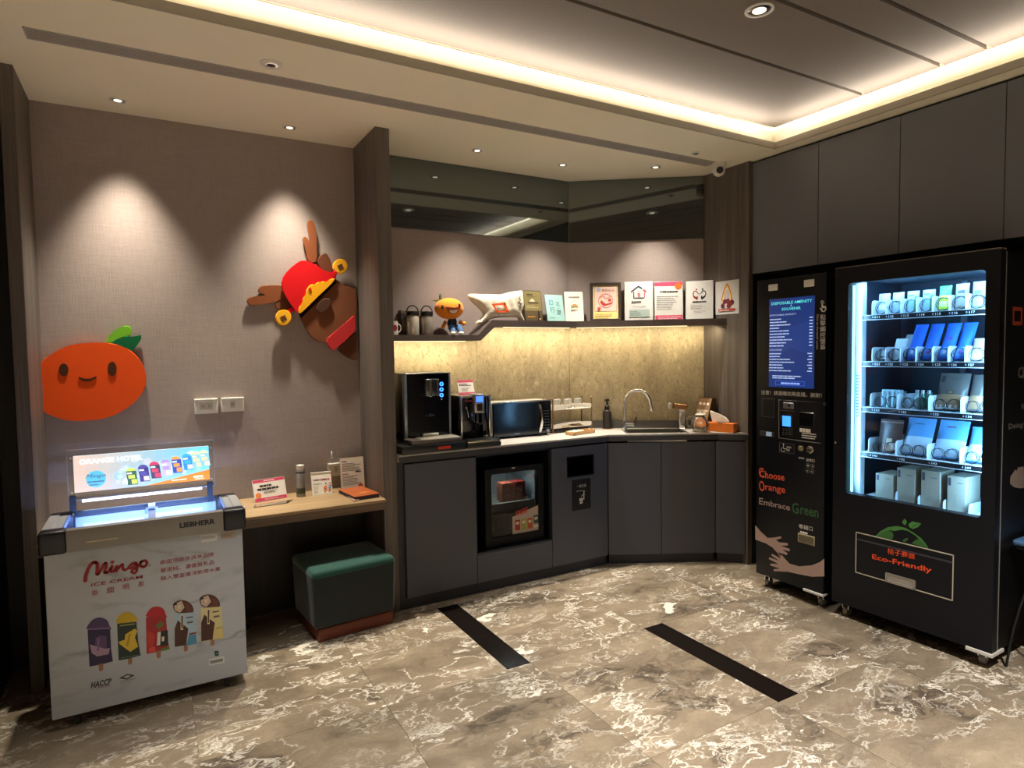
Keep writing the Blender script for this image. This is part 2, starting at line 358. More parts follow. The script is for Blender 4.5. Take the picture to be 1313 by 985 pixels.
def concrete():
    m, nt, b = base('backsplash_stone'); L = nt.links.new; tc = nd(nt, 'ShaderNodeTexCoord'); mp = nd(nt, 'ShaderNodeMapping'); mp.inputs['Scale'].default_value = (1, 1, .55); L(tc.outputs['Object'], mp.inputs[0])
    def n(sc, d=6., r=.7):
        x = nd(nt, 'ShaderNodeTexNoise', Scale=sc, Detail=d, Roughness=r); L(mp.outputs[0], x.inputs['Vector']); return x.outputs['Fac']
    def mx(f, a, bcol, lo, hi):
        r = nd(nt, 'ShaderNodeMapRange'); r.inputs['From Min'].default_value = lo; r.inputs['From Max'].default_value = hi; L(f, r.inputs[0])
        x = nd(nt, 'ShaderNodeMix', data_type='RGBA'); L(r.outputs[0], x.inputs['Factor']); x.inputs['B'].default_value = hexc(bcol)
        if isinstance(a, str): x.inputs['A'].default_value = hexc(a)
        else: L(a, x.inputs['A'])
        return x.outputs['Result']
    c = mx(n(5), '#a1937a', '#c4b593', .3, .7); c = mx(n(55, 6, .8), c, '#7d6c4e', .52, .70); c = mx(n(130, 4, .8), c, '#75643f', .56, .72); c = mx(n(16, 6, .8), c, '#d6c9a8', .56, .7)
    L(c, b.inputs['Base Color']); b.inputs['Roughness'].default_value = .55; return m
BSP = concrete()
for x0, x1, z1 in ((1.29, 2.08, 1.695), (2.082, 2.905, 1.775)): box('backsplash_panel', (x0, 4.135, .97), (x1, 4.145, z1), BSP, wk)
def apanel(name, a, b, z0, z1, t, m, par):
    p, q = AW + ED * a, AW + ED * b
    return MB().prism([p + Vector((0, 0, z0)), q + Vector((0, 0, z0)), q + NW * t + Vector((0, 0, z0)), p + NW * t + Vector((0, 0, z0))], (0, 0, z1 - z0)).build(name, m, par)
AL = (BW - AW).length
apanel('backsplash_panel', .004, AL - .004, .97, 1.775, .005, BSP, wa)
m, nt, b = base('smoked_mirror'); b.inputs['Base Color'].default_value = (.17, .19, .19, 1); b.inputs['Metallic'].default_value = 1; b.inputs['Roughness'].default_value = .03
n_ = nd(nt, 'ShaderNodeTexNoise', Scale=2.0); r_ = nd(nt, 'ShaderNodeMapRange'); r_.inputs['To Min'].default_value = .02; r_.inputs['To Max'].default_value = .05; nt.links.new(n_.outputs['Fac'], r_.inputs[0]); nt.links.new(r_.outputs[0], b.inputs['Roughness'])
MIR = m
box('mirror_panel', (1.288, 4.128, 2.44), (2.905, 4.139, H - .002), MIR, wk)
apanel('mirror_panel', .008, AL - .006, 2.44, H - .002, .010, MIR, wa)
# wood columns and the dark recess at the left
struct(box('trim_1', (-.54, 3.66, 0), (-.485, 4.11, H), WOODC, bev=.002))
struct(box('trim_2', (1.2, 3.66, 0), (1.287, 4.14, H), WOODC, bev=.002))
struct(box('trim_3', (3.752, 3.10, 0), (3.80, 3.56, H), WOODC, bev=.002))
struct(box('wall_left', (-.76, 3.2, 0), (-.66, 4.3, H), DKWOOD)); struct(box('trim_4', (-.66, 4.0, 0), (-.54, 4.05, H), DKWOOD))
struct(box('wall_front', (-2.6, -3.3, 0), (4.6, -3.2, 3.2), mat('far_wall_paint', '#a0968a', .8)))
struct(box('wall_side', (-2.7, -3.2, 0), (-2.6, 4.3, 3.2), mat('far_wall_paint', '#a0968a', .8)))
struct(box('wall_return', (-2.6, 4.2, 0), (-.7, 4.3, 3.2), mat('far_wall_paint', '#a0968a', .8)))
struct(box('wall_right', (4.45, -3.2, 0), (4.6, 4.3, 3.2), BLK)); struct(box('wall_corner', (3.80, 3.10, 0), (4.45, 3.2, H), BLK))
# ceiling: lowered border, lip and ledge of the light cove, cloth panels with grooves
cb_ = MB()
cb_.box((-2.6, LIPY + .012, H), (4.6, 4.3, H + .03)); cb_.box((LIPX + .012, -3.2, H), (4.6, LIPY + .012, H + .03))
cb_.box((-2.6, -3.2, H), (-2.3, LIPY, H + .03)); cb_.box((-2.3, -3.2, H), (LIPX, -2.7, H + .03))
cb_.box((-2.6, LIPY + .09, H + .03), (4.6, 4.3, 3.20)); cb_.box((LIPX + .09, -3.2, H + .03), (4.6, LIPY + .09, 3.20)); cb_.box((-2.6, -3.2, H + .03), (-2.37, LIPY + .09, 3.20)); cb_.box((-2.37, -3.2, H + .03), (LIPX + .09, -2.77, 3.2))
ceil = struct(cb_.build('ceiling', SOFF))
LIPM = mat('lip_shade', '#a59d8c', .8, var=.02)  # greyer than the soffit: the lip's unlit face put into its colour
MB().box((-2.3, LIPY, H), (LIPX + .012, LIPY + .012, H + .04)).box((LIPX, -2.7, H), (LIPX + .012, LIPY, H + .04)).build('cove_lip', LIPM, ceil)
box('ceiling_backing', (-2.37, -2.77, 3.125), (LIPX + .09, LIPY + .09, 3.2), mat('groove_paint', '#3a332f', .8), ceil)
GY = [LIPY + .075, 2.275, 1.845, 1.625, 1.195, .975, .545, .325, -.105, -.325, -.755, -.975, -1.405, -1.625, -2.2, -2.75]
for a, b_ in zip(GY, GY[1:]): box('ceiling_panel', (-2.36, b_ + .0125, 3.085), (LIPX + .075, a - .0125, 3.125), CEILP, ceil)
GLOWM = mat('reveal_glow', '#fff0dc', .5, var=0, emit=4)  # glowing line stands in for light caught in the reveal gap
MB().box((-2.36, LIPY + .085, 3.080), (LIPX + .088, LIPY + .089, 3.084)).box((LIPX + .085, -2.7, 3.080), (LIPX + .089, LIPY + .085, 3.084)).build('light_line', GLOWM, ceil)

# ------------------------------------------------------------------ ceiling fittings
LENS = mat('lamp_lens', '#fff0d8', .3, var=0, emit=.9)
def downlight(x, y, z, r, label, power=0, ang=60, tilt=(0, 0), blend=.35, lit=True, size=.02, color=None):
    t = thing('recessed_downlight', label, 'ceiling light', (x, y, z), 0, 'recessed ceiling lights')
    MB().lathe([(r * 1.25, 0), (r * 1.25, -.004), (r * 1.05, -.006), (r, -.002), (r, 0)], n=24).build('trim_ring', WHT, t)
    MB().lathe([(r, -.001), (r * .8, -.0035), (r * .55, -.0035)], n=24, cap=False).build('reflector', CHR, t)
    MB().lathe([(r * .6, -.0042), (r * .3, -.0055), (0.001, -.006)], n=20).build('lens', LENS if lit else BLKP, t)
    if power:
        l = bpy.data.lights.new('downlight_lamp', 'SPOT'); l.energy = power; l.color = color or (1, .95, .87); l.spot_size = R_(ang); l.spot_blend = blend; l.shadow_soft_size = size
        q = bpy.data.objects.new('downlight_lamp', l); COL.objects.link(q); q.location = (0, 0, -.03); q.rotation_euler = (tilt[0], tilt[1], 0); q.parent = t
    return t
downlight(-.088, 3.905, H, .032, 'small recessed downlight above the orange felt fruit, leftmost in the border', P_WALL, 66, blend=1, color=(1, .91, .73), size=.035)
downlight(.767, 3.905, H, .032, 'small recessed downlight above the felt reindeer, left of the wood column', P_WALL, 66, blend=1, color=(1, .91, .73), size=.035)
downlight(1.931, 3.775, H, .032, 'small recessed downlight over the drink machines, first right of the wood column', P_ALC, 74, blend=1, color=(1, .92, .78))
downlight(2.619, 3.785, H, .032, 'small recessed downlight over the inner corner of the alcove', P_ALC, 74, blend=1, color=(1, .92, .78))
downlight(3.257, 3.52, H, .032, 'small recessed downlight over the sink, rightmost in the border', P_ALC, 74, blend=1, color=(1, .92, .78))
downlight(2.41, 1.94, 3.085, .05, 'larger chrome downlight set in the cloth ceiling panel', P_TRAY, 70, blend=.7, size=.04)
for x, y in ((.55, 1.94), (2.41, .2), (.55, .2), (-1.3, .2), (2.41, -1.5), (.55, -1.5), (-1.3, -1.5)):  # unseen lamps: front one added for the floor, rear ones strengthened as fill
    downlight(x, y, 3.085, .05, 'added chrome fill downlight in the cloth ceiling outside the picture, %s of its row, %s' % ('left' if x < 0 else 'middle' if x < 1 else 'right', 'nearest the border' if y > 1 else 'above the viewpoint' if y > 0 else 'behind the viewpoint'), P_TRAY * 1.4 if y > 1 else P_TRAY * 3.9, 66 if y > 1 else 96, blend=.7, size=.04)
def sensor(x, y, label, s=1):
    t = thing('smoke_detector', label, 'sensor', (x, y, H))
    MB().lathe([(.05 * s, 0), (.05 * s, -.004), (.034 * s, -.007)], n=24).build('base_plate', WHT, t); MB().lathe([(.030 * s, -.0075), (.020 * s, -.0078), (.012 * s, -.0078)], n=20, cap=False).build('ring', CHR, t); MB().lathe([(.019 * s, -.0079), (.012 * s, -.010), (.004 * s, -.012)], n=20).build('sensor_head', BLKP, t)
sensor(.538, 3.107, 'round ceiling sensor with dark centre between air slot and cove')
sensor(3.273, 3.146, 'tiny dark ceiling sensor near the camera and the wood column', .6)
t = thing('air_diffuser', 'long grey slotted air diffuser let into the ceiling border', 'vent', (0, 0, H))
a, b = lp(t, 31, 41, 'z', 0), lp(t, 917, 209, 'z', 0); X0, X1, Y0, Y1 = a.x, b.x, 3.225, 3.335
MB().box((X0, Y0, -.003), (X1, Y0 + .006, 0)).box((X0, Y1 - .006, -.003), (X1, Y1, 0)).box((X0, Y0, -.003), (X0 + .006, Y1, 0)).box((X1 - .006, Y0, -.003), (X1, Y1, 0)).build('frame', mat('vent_grey', '#aaa6a0', .6), t)
box('duct', (X0 + .005, Y0 + .005, -.0012), (X1 - .005, Y1 - .005, -.0002), mat('vent_dark', '#7d7973', .7), t)
for k in range(7): box('slat', (X0 + .006, Y0 + .012 + k * .0137, -.0028), (X1 - .006, Y0 + .0185 + k * .0137, -.0014), mat('vent_grey', '#aaa6a0', .6), t)
t = thing('dome_camera', 'white dome security camera under the ceiling by the wood column', 'camera', (3.60, 3.24, H))
MB().lathe([(.05, 0), (.05, -.02), (.046, -.03)], n=24).build('mount', WHT, t); MB().ball((0, 0, -.05), .045, 20, 12).build('dome', WHT, t)
d_ = (Vector((-.6, -.78, -.25))).normalized(); MB().cyl(Vector((0, 0, -.05)) + d_ * .03, Vector((0, 0, -.05)) + d_ * .046, .024, n=20).build('lens', BLKG, t)

# ------------------------------------------------------------------ kitchenette: cabinets, worktop, shelf
def slab(mb, A, B, z0, z1, n, t, bev=0):
    A, B = Vector((A[0], A[1], z0)), Vector((B[0], B[1], z0)); n = Vector((n[0], n[1], 0)) * t
    return mb.prism([A, B, B + n, A + n], (0, 0, z1 - z0), bev)
YF = 3.645; C0, C1 = Vector((2.897, YF, 0)), Vector((3.595, 3.262, 0)); DG = (C1 - C0).normalized(); DN = Vector((-DG.y, DG.x, 0))   # DN points into the cabinets
t = thing('base_cabinet', 'tall grey handleless base cabinet under the water dispenser, next to the wood column', 'cabinet', (1.29, YF, 0))
box('body', (.0, .022, .07), (.524, .48, .918), CABD, t); box('door', (.04, 0, .072), (.523, .019, .905), CAB, t, .0015); box('plinth', (.0, .02, 0), (.524, .47, .07), CABD, t)
t = thing('fridge_cabinet', 'grey cabinet with an open black niche around the small fridge', 'cabinet', (1.815, YF, 0))
MB().box((0, .02, .07), (.589, .48, .268)).box((0, .02, .268), (.012, .48, .918)).box((.577, .02, .268), (.589, .48, .918)).box((0, .46, .268), (.589, .48, .918)).box((0, .02, .900), (.589, .48, .918)).build('body', BLKP, t)
box('drawer_front', (.001, 0, .072), (.588, .019, .255), CAB, t, .0015); box('niche_ledge', (.001, .004, .257), (.588, .03, .269), CABD, t); box('plinth', (0, .02, 0), (.589, .47, .07), CABD, t)
t = thing('waste_cabinet', 'grey cabinet with a waste slot and a black sign, left of the corner', 'cabinet', (2.405, YF, 0))
a = lp(t, 726.5, 586, 'y', 0); b = lp(t, 762, 608, 'y', 0); ox0, ox1, oz0, oz1 = a.x, b.x, b.z - .004, a.z
MB().box((.001, 0, .072), (ox0, .019, .905)).box((ox1, 0, .072), (.488, .019, .905)).box((ox0, 0, .072), (ox1, .019, oz0)).box((ox0, 0, oz1), (ox1, .019, .905)).build('front_panel', CAB, t)
MB().box((0, .022, .07), (.489, .46, oz0 - .03)).box((0, .3, oz0 - .03), (.489, .46, .918)).box((0, .022, oz0 - .03), (.03, .3, .918)).box((.46, .022, oz0 - .03), (.489, .3, .918)).build('body', BLK, t)
MB().box((ox0, .002, oz0), (ox1, .022, oz0 + .008)).box((ox0, .002, oz1 - .008), (ox1, .022, oz1)).box((ox0, .002, oz0), (ox0 + .008, .022, oz1)).box((ox1 - .008, .002, oz0), (ox1, .022, oz1)).build('slot_rim', BLKP, t)
box('plinth', (0, .02, 0), (.489, .46, .07), CABD, t)
a = lp(t, 733, 616, 'y', 0); b = lp(t, 757.3, 651.5, 'y', 0)
sp = box('sign_plate', (a.x, -.004, b.z), (b.x, 0, a.z), BLKP, t, .001); W_, H_ = b.x - a.x, a.z - b.z
p = Print('sign_print', sp, (a.x, -.004, b.z), (1, 0, 0), (0, 0, 1), root=t)
p.text('一般垃圾', W_ / 2, H_ * .73, H_ * .10, '#c9c6c0', al='c', w=W_ * .5).bars(W_ * .22, H_ * .61, W_ * .78, H_ * .66, 1, '#8d8a86', 3, .6)
u, v = W_ * .5, H_ * .2
p.poly([(u - .022, v + .04), (u + .012, v + .04), (u + .007, v), (u - .017, v)], '#c9c6c0').rect(u - .017, v + .012, u + .006, v + .016, '#15151a').disc(u + .02, v + .085, .007, '#c9c6c0', 12).line([(u + .02, v + .075), (u + .018, v + .03)], .009, '#c9c6c0').line([(u + .02, v + .07), (u - .004, v + .052)], .005, '#c9c6c0').build()
t = thing('sink_cabinet', 'grey two-door cabinet set at an angle under the sink', 'cabinet', (2.897, YF, 0), math.atan2(DG.y, DG.x)); LD = (C1 - C0).length
gx = lp(t, 848, 640, 'y', 0).x
box('door', (.003, 0, .072), (gx - .0015, .019, .905), CAB, t, .0015); box('door', (gx + .0015, 0, .072), (LD - .002, .019, .905), CAB, t, .0015)
box('body', (.12, .022, .07), (LD - .01, .25, .72), CABD, t); box('plinth', (.01, .022, 0), (LD - .01, .2, .07), CABD, t)
t = thing('end_cabinet', 'narrow dark grey cabinet end against the wood panel, right of the sink cabinet', 'cabinet', (3.597, 3.262, 0), math.atan2(-.145, .152))
box('end_panel', (.001, 0, .072), (.208, .019, .905), CAB, t, .001); MB().prism([(.012, .02, 0), (.19, .02, 0), (.10, .09, 0)], (0, 0, .918)).build('body', CABD, t)
# worktop with a cut-out for the sink
SE = Vector((.845, -.535, 0)).normalized(); SN = Vector((SE.y, -SE.x, 0)); SC = Vector((3.295, 3.585, 0))
def sk(u, v, z=0): return SC + SE * u + SN * v + Vector((0, 0, z))     # v > 0 towards the room
wt = thing('worktop', 'speckled grey stone worktop running along the alcove and round the corner', 'worktop')
hole = [sk(-.22, .115), sk(-.22, -.115), sk(.22, -.115), sk(.22, .115)]
F0, F1, F2 = Vector((2.893, 3.622, 0)), Vector((3.60, 3.235, 0)), Vector((3.75, 3.095, 0)); G = [Vector((1.288, 3.622, 0)), Vector((1.288, 4.134, 0)), Vector((2.907, 4.134, 0)), Vector((3.75, 3.53, 0))]
def flat(mb, pts): mb.prism([p + Vector((0, 0, .922)) for p in pts], (0, 0, .048))
mb = MB(); flat(mb, [G[0], F0, G[2], G[1]]); flat(mb, [F0, hole[0], hole[1], G[2]]); flat(mb, [G[2], hole[1], hole[2], G[3]]); flat(mb, [F0, F1, hole[3], hole[0]]); flat(mb, [F1, F2, G[3], hole[2], hole[3]]); mb.build('slab', GRN, wt, smooth=False)
mb = MB(); mb.box((1.288, 4.117, .97), (2.895, 4.134, 1.03)); slab(mb, AW + ED * .012 + NW * .006, BW - ED * .012 + NW * .006, .97, 1.03, NW, .016); mb.build('upstand', GRND, wt)
mb = MB(); mb.box((1.288, 3.6205, .922), (2.893, 3.6225, .958)); dn = Vector((-(F1 - F0).y, (F1 - F0).x, 0)).normalized(); slab(mb, F0, F1, .922, .958, dn, -.0015); slab(mb, F1, F2, .922, .958, Vector((-(F2 - F1).y, (F2 - F1).x, 0)).normalized(), -.0015); mb.build('front_edge', mat('edge_granite', '#37363a', .4, var=.3, scale=200), wt)
sn = thing('kitchen_sink', 'rectangular stainless steel sink let into the angled worktop', 'sink', SC + Vector((0, 0, .97)), math.atan2(SE.y, SE.x))
mb = MB(); hx, hy = .218, .113
for a, b in (((-hx, -hy, -.16), (hx, hy, -.155)), ((-hx, -hy, -.16), (-hx + .004, hy, .003)), ((hx - .004, -hy, -.16), (hx, hy, .003)), ((-hx, -hy, -.16), (hx, -hy + .004, .003)), ((-hx, hy - .004, -.16), (hx, hy, .003))): mb.box(a, b)
mb.build('basin', STEEL, sn)
mb = MB(); q = .012
for a, b in (((-hx - q, -hy - q, 0), (hx + q, -hy + .004, .004)), ((-hx - q, hy - .004, 0), (hx + q, hy + q, .004)), ((-hx - q, -hy, 0), (-hx + .004, hy, .004)), ((hx - .004, -hy, 0), (hx + q, hy, .004))): mb.box(a, b)
mb.build('rim', STEEL, sn); MB().lathe([(.03, -.154), (.03, -.151), (.018, -.150), (.016, -.153)], n=20).build('drain', CHR, sn)
f = thing('mixer_tap', 'chrome swan-neck mixer tap with side lever, left of the sink', 'tap', lp(None, 801, 552, 'z', .97), math.atan2(SE.y, SE.x) + .0)
MB().lathe([(.026, 0), (.026, .006), (.019, .01), (.019, .07), (.016, .075)], n=20).build('body', CHR, f)
pts = [(0, 0, .07), (0, 0, .20)] + [(.098 - .098 * math.cos(R_(a)), -.0 , .20 + .098 * math.sin(R_(a)) * 1.1) for a in range(12, 169, 12)] + [(.2, 0, .19), (.206, 0, .16)]
MB().tube(pts, .0125, 12).build('spout', CHR, f); MB().cyl((.206, 0, .165), (.208, 0, .145), .0145, n=14).build('aerator', CHR, f)
MB().cyl((.012, -.008, .045), (.07, -.02, .045), .014, n=14).build('valve', CHR, f); MB().tube([(.066, -.02, .045), (.078, -.022, .075), (.088, -.024, .105)], [.009, .008, .006], 10).build('lever', mat('dark_chrome', '#6b6560', .15, 1), f)
f = thing('filter_tap', 'square chrome sensor tap with bronze head, right end of the sink', 'tap', sk(.235, -.135, .97), math.atan2(SE.y, SE.x))
MB().box((-.022, -.018, 0), (.022, .018, .17), .003).build('column', CHR, f); MB().box((-.024, -.022, 0), (.024, .022, .006), .002).build('foot', CHR, f)
mb = MB(); mb.box((-.085, -.022, .150), (.024, .022, .192), .004, mtx=Matrix.Translation((0, 0, .0)) @ Matrix.Rotation(.12, 4, 'Y')); mb.build('head', mat('bronze_chrome', '#8f6a4c', .2, 1), f)
MB().box((-.098, -.019, .155), (-.080, .019, .202), .002).build('nozzle', mat('tap_white', '#c8c4bb', .3), f)
# wall shelf: low part, sloping step, high part turning with the wall
sh = thing('wall_shelf', 'dark oak wall shelf with a sloped step, running round the alcove', 'shelf')
xa = lp(None, 614.5, 434, 'y', 3.95).x; xb = xa + .115
SA, SB, SCn = Vector((2.848, 3.95, 0)), Vector((3.752, 3.295, 0)), Vector((3.752, 3.522, 0))
MB().prism([(1.288, 3.95, 1.667), (xa + .012, 3.95, 1.667), (xb + .012, 3.95, 1.764), (xb + .012, 3.95, 1.812), (xb - .008, 3.95, 1.812), (xa - .008, 3.95, 1.706), (1.288, 3.95, 1.706)], (0, .184, 0)).build('stepped_board', WOODX, sh, smooth=False)
MB().prism([Vector((xb + .012, 3.95, 1.764)), SA + Vector((0, 0, 1.764)), SB + Vector((0, 0, 1.764)), SCn + Vector((0, 0, 1.764)), Vector((2.905, 4.134, 1.764)), Vector((xb + .012, 4.134, 1.764))], (0, 0, .048)).build('high_board', WOODX, sh, smooth=False)
LS = mat('shelf_led', '#ffe2b0', .5, var=0, emit=.7)
mb = MB(); mb.box((xb + .1, 3.975, 1.7585), (2.80, 3.995, 1.764)); q0, q1 = AW + ED * .06 + NW * .155, BW - ED * .16 + NW * .155; slab(mb, q0, q1, 1.7585, 1.764, NW, .02); mb.build('led_strip', LS, sh)
box('led_strip', (1.32, 4.105, 1.6635), (xa - .03, 4.12, 1.667), LS, sh)

# overhead cabinets above the vending machines
ys = [3.095, 2.581, 2.072, 1.556, 1.045, .53, .015]
nm = ['pale grey overhead cabinet door next to the wood column, leftmost', 'grey overhead cabinet door above the narrow vending machine, second from the wood column', 'grey overhead cabinet door above the glass-front vending machine, third from the wood column', 'grey overhead cabinet door at the right edge of the picture', 'grey overhead cabinet door outside the picture, fifth from the wood column', 'grey overhead cabinet door outside the picture, sixth from the wood column']
UP = mat('ash_grey_laminate', '#6b6d73', .5, var=.05, scale=30)
for i in range(6):
    t = thing('overhead_cabinet', nm[i], 'cabinet', (3.78, ys[i], 2.12), 0, 'overhead cabinets on the right')
    box('door', (0, ys[i + 1] - ys[i] + .002, 0), (.02, -.002, .78), UP, t, .001); box('body', (.022, ys[i + 1] - ys[i], .004), (.66, 0, H - 2.122), BLK, t)

# ------------------------------------------------------------------ back wall: sockets, felt figures, hook
def socket(c0, c1, label, kind, zm=(30, 400, 4.377), y=4.11):
    f = lambda c: lp(None, zm[0] + c[0] / zm[2], zm[1] + c[1] / zm[2], 'y', y - .018)
    a, b = f(c0), f(c1); t = thing('wall_socket', label, 'socket', ((a.x + b.x) / 2, y, (a.z + b.z) / 2), 0, 'sockets on the back wall'); w2, h2 = (b.x - a.x) / 2, (a.z - b.z) / 2
    box('plate', (-w2, -.014, -h2), (w2, 0, h2 * .78), WHT, t, .003, 2); box('hood', (-w2, -.034, h2 * .75), (w2, 0, h2), WHT, t, .004, 2)
    box('insert', (-w2 * (.55 if kind == 2 else .22), -.017, -h2 * .45), (w2 * (.55 if kind == 2 else .22), -.012, h2 * .45), mat('socket_insert', '#bdb8ac', .4), t, .001)
    for sx in ((-.28, .28) if kind == 2 else (0,)):
        MB().box((w2 * (sx - .09), -.0178, -.004), (w2 * (sx - .05), -.0165, .006)).box((w2 * (sx + .05), -.0178, -.004), (w2 * (sx + .09), -.0165, .006)).box((w2 * (sx - .02), -.0178, -.010), (w2 * (sx + .02), -.0165, -.007)).build('pin_holes', BLK, t)
socket((958, 490), (1094, 568), 'white double wall socket with a hood, left one of the pair', 2)
socket((1108, 483), (1240, 556), 'white wall outlet with one small port, right one of the pair', 1)
socket((764, 206), (905, 308), 'white wall socket low behind the desk notice', 1, (310, 565, 6.91))
h = thing('wall_hook', 'small silver hook on the wall above the desk socket', 'hook', lp(None, 425.3, 583, 'y', 4.11))
MB().box((-.006, -.004, -.022), (.006, 0, .022), .002).build('back_plate', CHR, h); MB().tube([(0, -.004, -.012), (0, -.02, -.018), (0, -.026, -.006)], .004, 8).build('prong', CHR, h)
def felt(t, name, pts, zm, y0, y1, m, smooth=3, parent=None, bev=.003):
    q = [lp(t, zm[0] + x / zm[2], zm[1] + y / zm[2], 'y', y0) for x, y in pts]
    if smooth: q = spline(q, smooth)
    return MB().prism([(v.x, y0, v.z) for v in q], (0, y1 - y0, 0), bev, 1).build(name, m, parent or t, angle=15)
def fm(key, hx): return mat(key, hx, .9, var=.06, scale=8, sheen=.15, spec=.1)
def ell(cx, cy, rx, ry, n=16, rot=0): return [(cx + rx * math.cos(2 * math.pi * i / n) * math.cos(rot) - ry * math.sin(2 * math.pi * i / n) * math.sin(rot), cy + rx * math.cos(2 * math.pi * i / n) * math.sin(rot) + ry * math.sin(2 * math.pi * i / n) * math.cos(rot)) for i in range(n)]
t = thing('felt_fruit', 'big orange felt fruit with two green leaves and a simple face on the wall', 'wall decoration', (-.25, 4.11, 1.45)); Z = (30, 400, 4.377)
felt(t, 'fruit', [(97, 290), (150, 242), (220, 202), (300, 179), (400, 172), (500, 178), (580, 205), (640, 250), (680, 320), (690, 390), (670, 450), (620, 510), (550, 560), (470, 595), (370, 610), (270, 612), (190, 595), (140, 572), (104, 545), (100, 420)], Z, -.036, -.012, fm('orange_felt', '#e2511c'), 2)
felt(t, 'leaf', [(462, 166), (490, 125), (530, 95), (570, 78), (600, 85), (607, 110), (600, 132), (560, 140), (520, 155), (485, 176)], Z, -.028, -.010, fm('light_green_felt', '#6fae2e'))['label'] = 'light green leaf'
felt(t, 'leaf', [(490, 176), (540, 148), (580, 136), (620, 140), (655, 128), (660, 150), (640, 185), (605, 222), (560, 210), (530, 195)], Z, -.032, -.011, fm('dark_green_felt', '#14613a'))['label'] = 'dark green leaf'
for cx_, cy_, rx, ry in ((226, 325, 27, 36), (498, 320, 25, 41)): felt(t, 'eye', ell(cx_, cy_, rx, ry), Z, -.041, -.035, fm('brown_felt_dark', '#4a2a18'), 0, bev=.001)
felt(t, 'mouth', [(312, 364), (336, 374), (362, 377), (390, 371), (407, 362), (410, 370), (392, 382), (362, 391), (334, 388), (312, 375)], Z, -.041, -.035, fm('brown_felt_dark', '#4a2a18'), 2, bev=.001)
box('mount', (-.1, -.012, -.06), (.06, 0, .06), BLK, t)
t = thing('felt_reindeer', 'brown felt reindeer with red hat and gold coins peeking from the wood column', 'wall decoration', (1.0, 4.11, 1.9)); Z = (300, 260, 4.477)
BRN, BRD, RED, GLD = fm('reindeer_felt', '#754730'), fm('reindeer_felt_dark', '#603a27'), fm('red_felt', '#c9141a'), fm('gold_felt', '#e8a31a')
felt(t, 'antler', [(425, 335), (415, 280), (397, 222), (397, 202), (408, 194), (424, 205), (436, 232), (428, 180), (420, 125), (428, 103), (444, 99), (463, 118), (474, 180), (475, 260), (472, 340)], Z, -.024, -.008, fm('antler_felt', '#7a4529'), 2)
felt(t, 'antler', [(290, 478), (200, 475), (155, 478), (140, 500), (150, 521), (195, 526), (150, 535), (92, 542), (75, 560), (82, 581), (110, 590), (180, 580), (240, 568), (290, 540)], Z, -.024, -.008, fm('antler_felt', '#7a4529'), 2)
felt(t, 'ear', [(478, 340), (500, 302), (530, 290), (550, 320), (566, 372), (560, 400), (510, 392)], Z, -.022, -.008, BRD, 2); felt(t, 'ear', [(238, 600), (246, 572), (290, 525), (335, 580), (325, 612), (270, 616)], Z, -.022, -.008, BRD, 2)
felt(t, 'head', [(380, 640), (420, 560), (500, 470), (585, 440), (612, 462), (640, 480), (696, 494), (702, 560), (702, 640), (620, 705), (540, 772), (525, 800), (480, 795), (440, 760), (415, 720), (400, 690)], Z, -.040, -.006, BRN, 2)
felt(t, 'chest', [(600, 840), (650, 790), (704, 745), (705, 820), (705, 897), (670, 896), (630, 872)], Z, -.034, -.008, BRD, 2)
felt(t, 'scarf', [(535, 778), (610, 716), (690, 646), (699, 652), (700, 735), (640, 792), (575, 848), (555, 840), (530, 800)], Z, -.048, -.034, fm('scarf_felt', '#c13335'), 1)
felt(t, 'hat', [(280, 430), (330, 370), (385, 332), (430, 338), (470, 355), (510, 385), (545, 400), (580, 390), (592, 405), (578, 436), (520, 470), (440, 560), (374, 632), (345, 607), (300, 540), (275, 480)], Z, -.052, -.036, RED, 2)
felt(t, 'brim_shadow', [(372, 640), (480, 540), (580, 440), (592, 455), (490, 560), (388, 662)], Z, -.046, -.036, fm('brim_shade', '#1b0d0a'), 0)  # dark strip shaped as the shadow below the brim of the hat
felt(t, 'gold_trim', [(372, 630), (375, 600), (395, 572), (397, 548), (415, 525), (417, 500), (440, 470), (460, 471), (476, 460), (510, 452), (530, 456), (555, 438), (580, 437), (560, 465), (500, 522), (430, 590), (385, 633)], Z, -.058, -.050, GLD, 2)
felt(t, 'hat_button', ell(437, 497, 9, 9, 10), Z, -.062, -.057, RED, 0, bev=0)
felt(t, 'nose', ell(517, 589, 50, 32, 14, -.75), Z, -.055, -.038, fm('nose_felt', '#4a3024'), 0)
for cx_, cy_, r in ((612, 365, 43), (285, 660, 46)):
    c_ = felt(t, 'coin', ell(cx_, cy_, r, r, 20), Z, -.050, -.030, GLD, 0); felt(t, 'coin_rim', ell(cx_, cy_, r * .86, r * .86, 20), Z, -.052, -.049, fm('gold_felt_light', '#f0b02c'), 0, c_, 0); felt(t, 'coin_hole', ell(cx_, cy_ + 4, 21, 21, 4, .35), Z, -.054, -.051, BRD, 0, c_, 0)
felt(t, 'hat_string', [(305, 615), (333, 598), (350, 618), (322, 634)], Z, -.045, -.035, RED, 0); felt(t, 'hat_string', [(555, 408), (580, 388), (594, 402), (575, 432)], Z, -.053, -.036, RED, 0)
box('mount', (-.02, -.012, -.1), (.12, 0, .06), BLK, t)

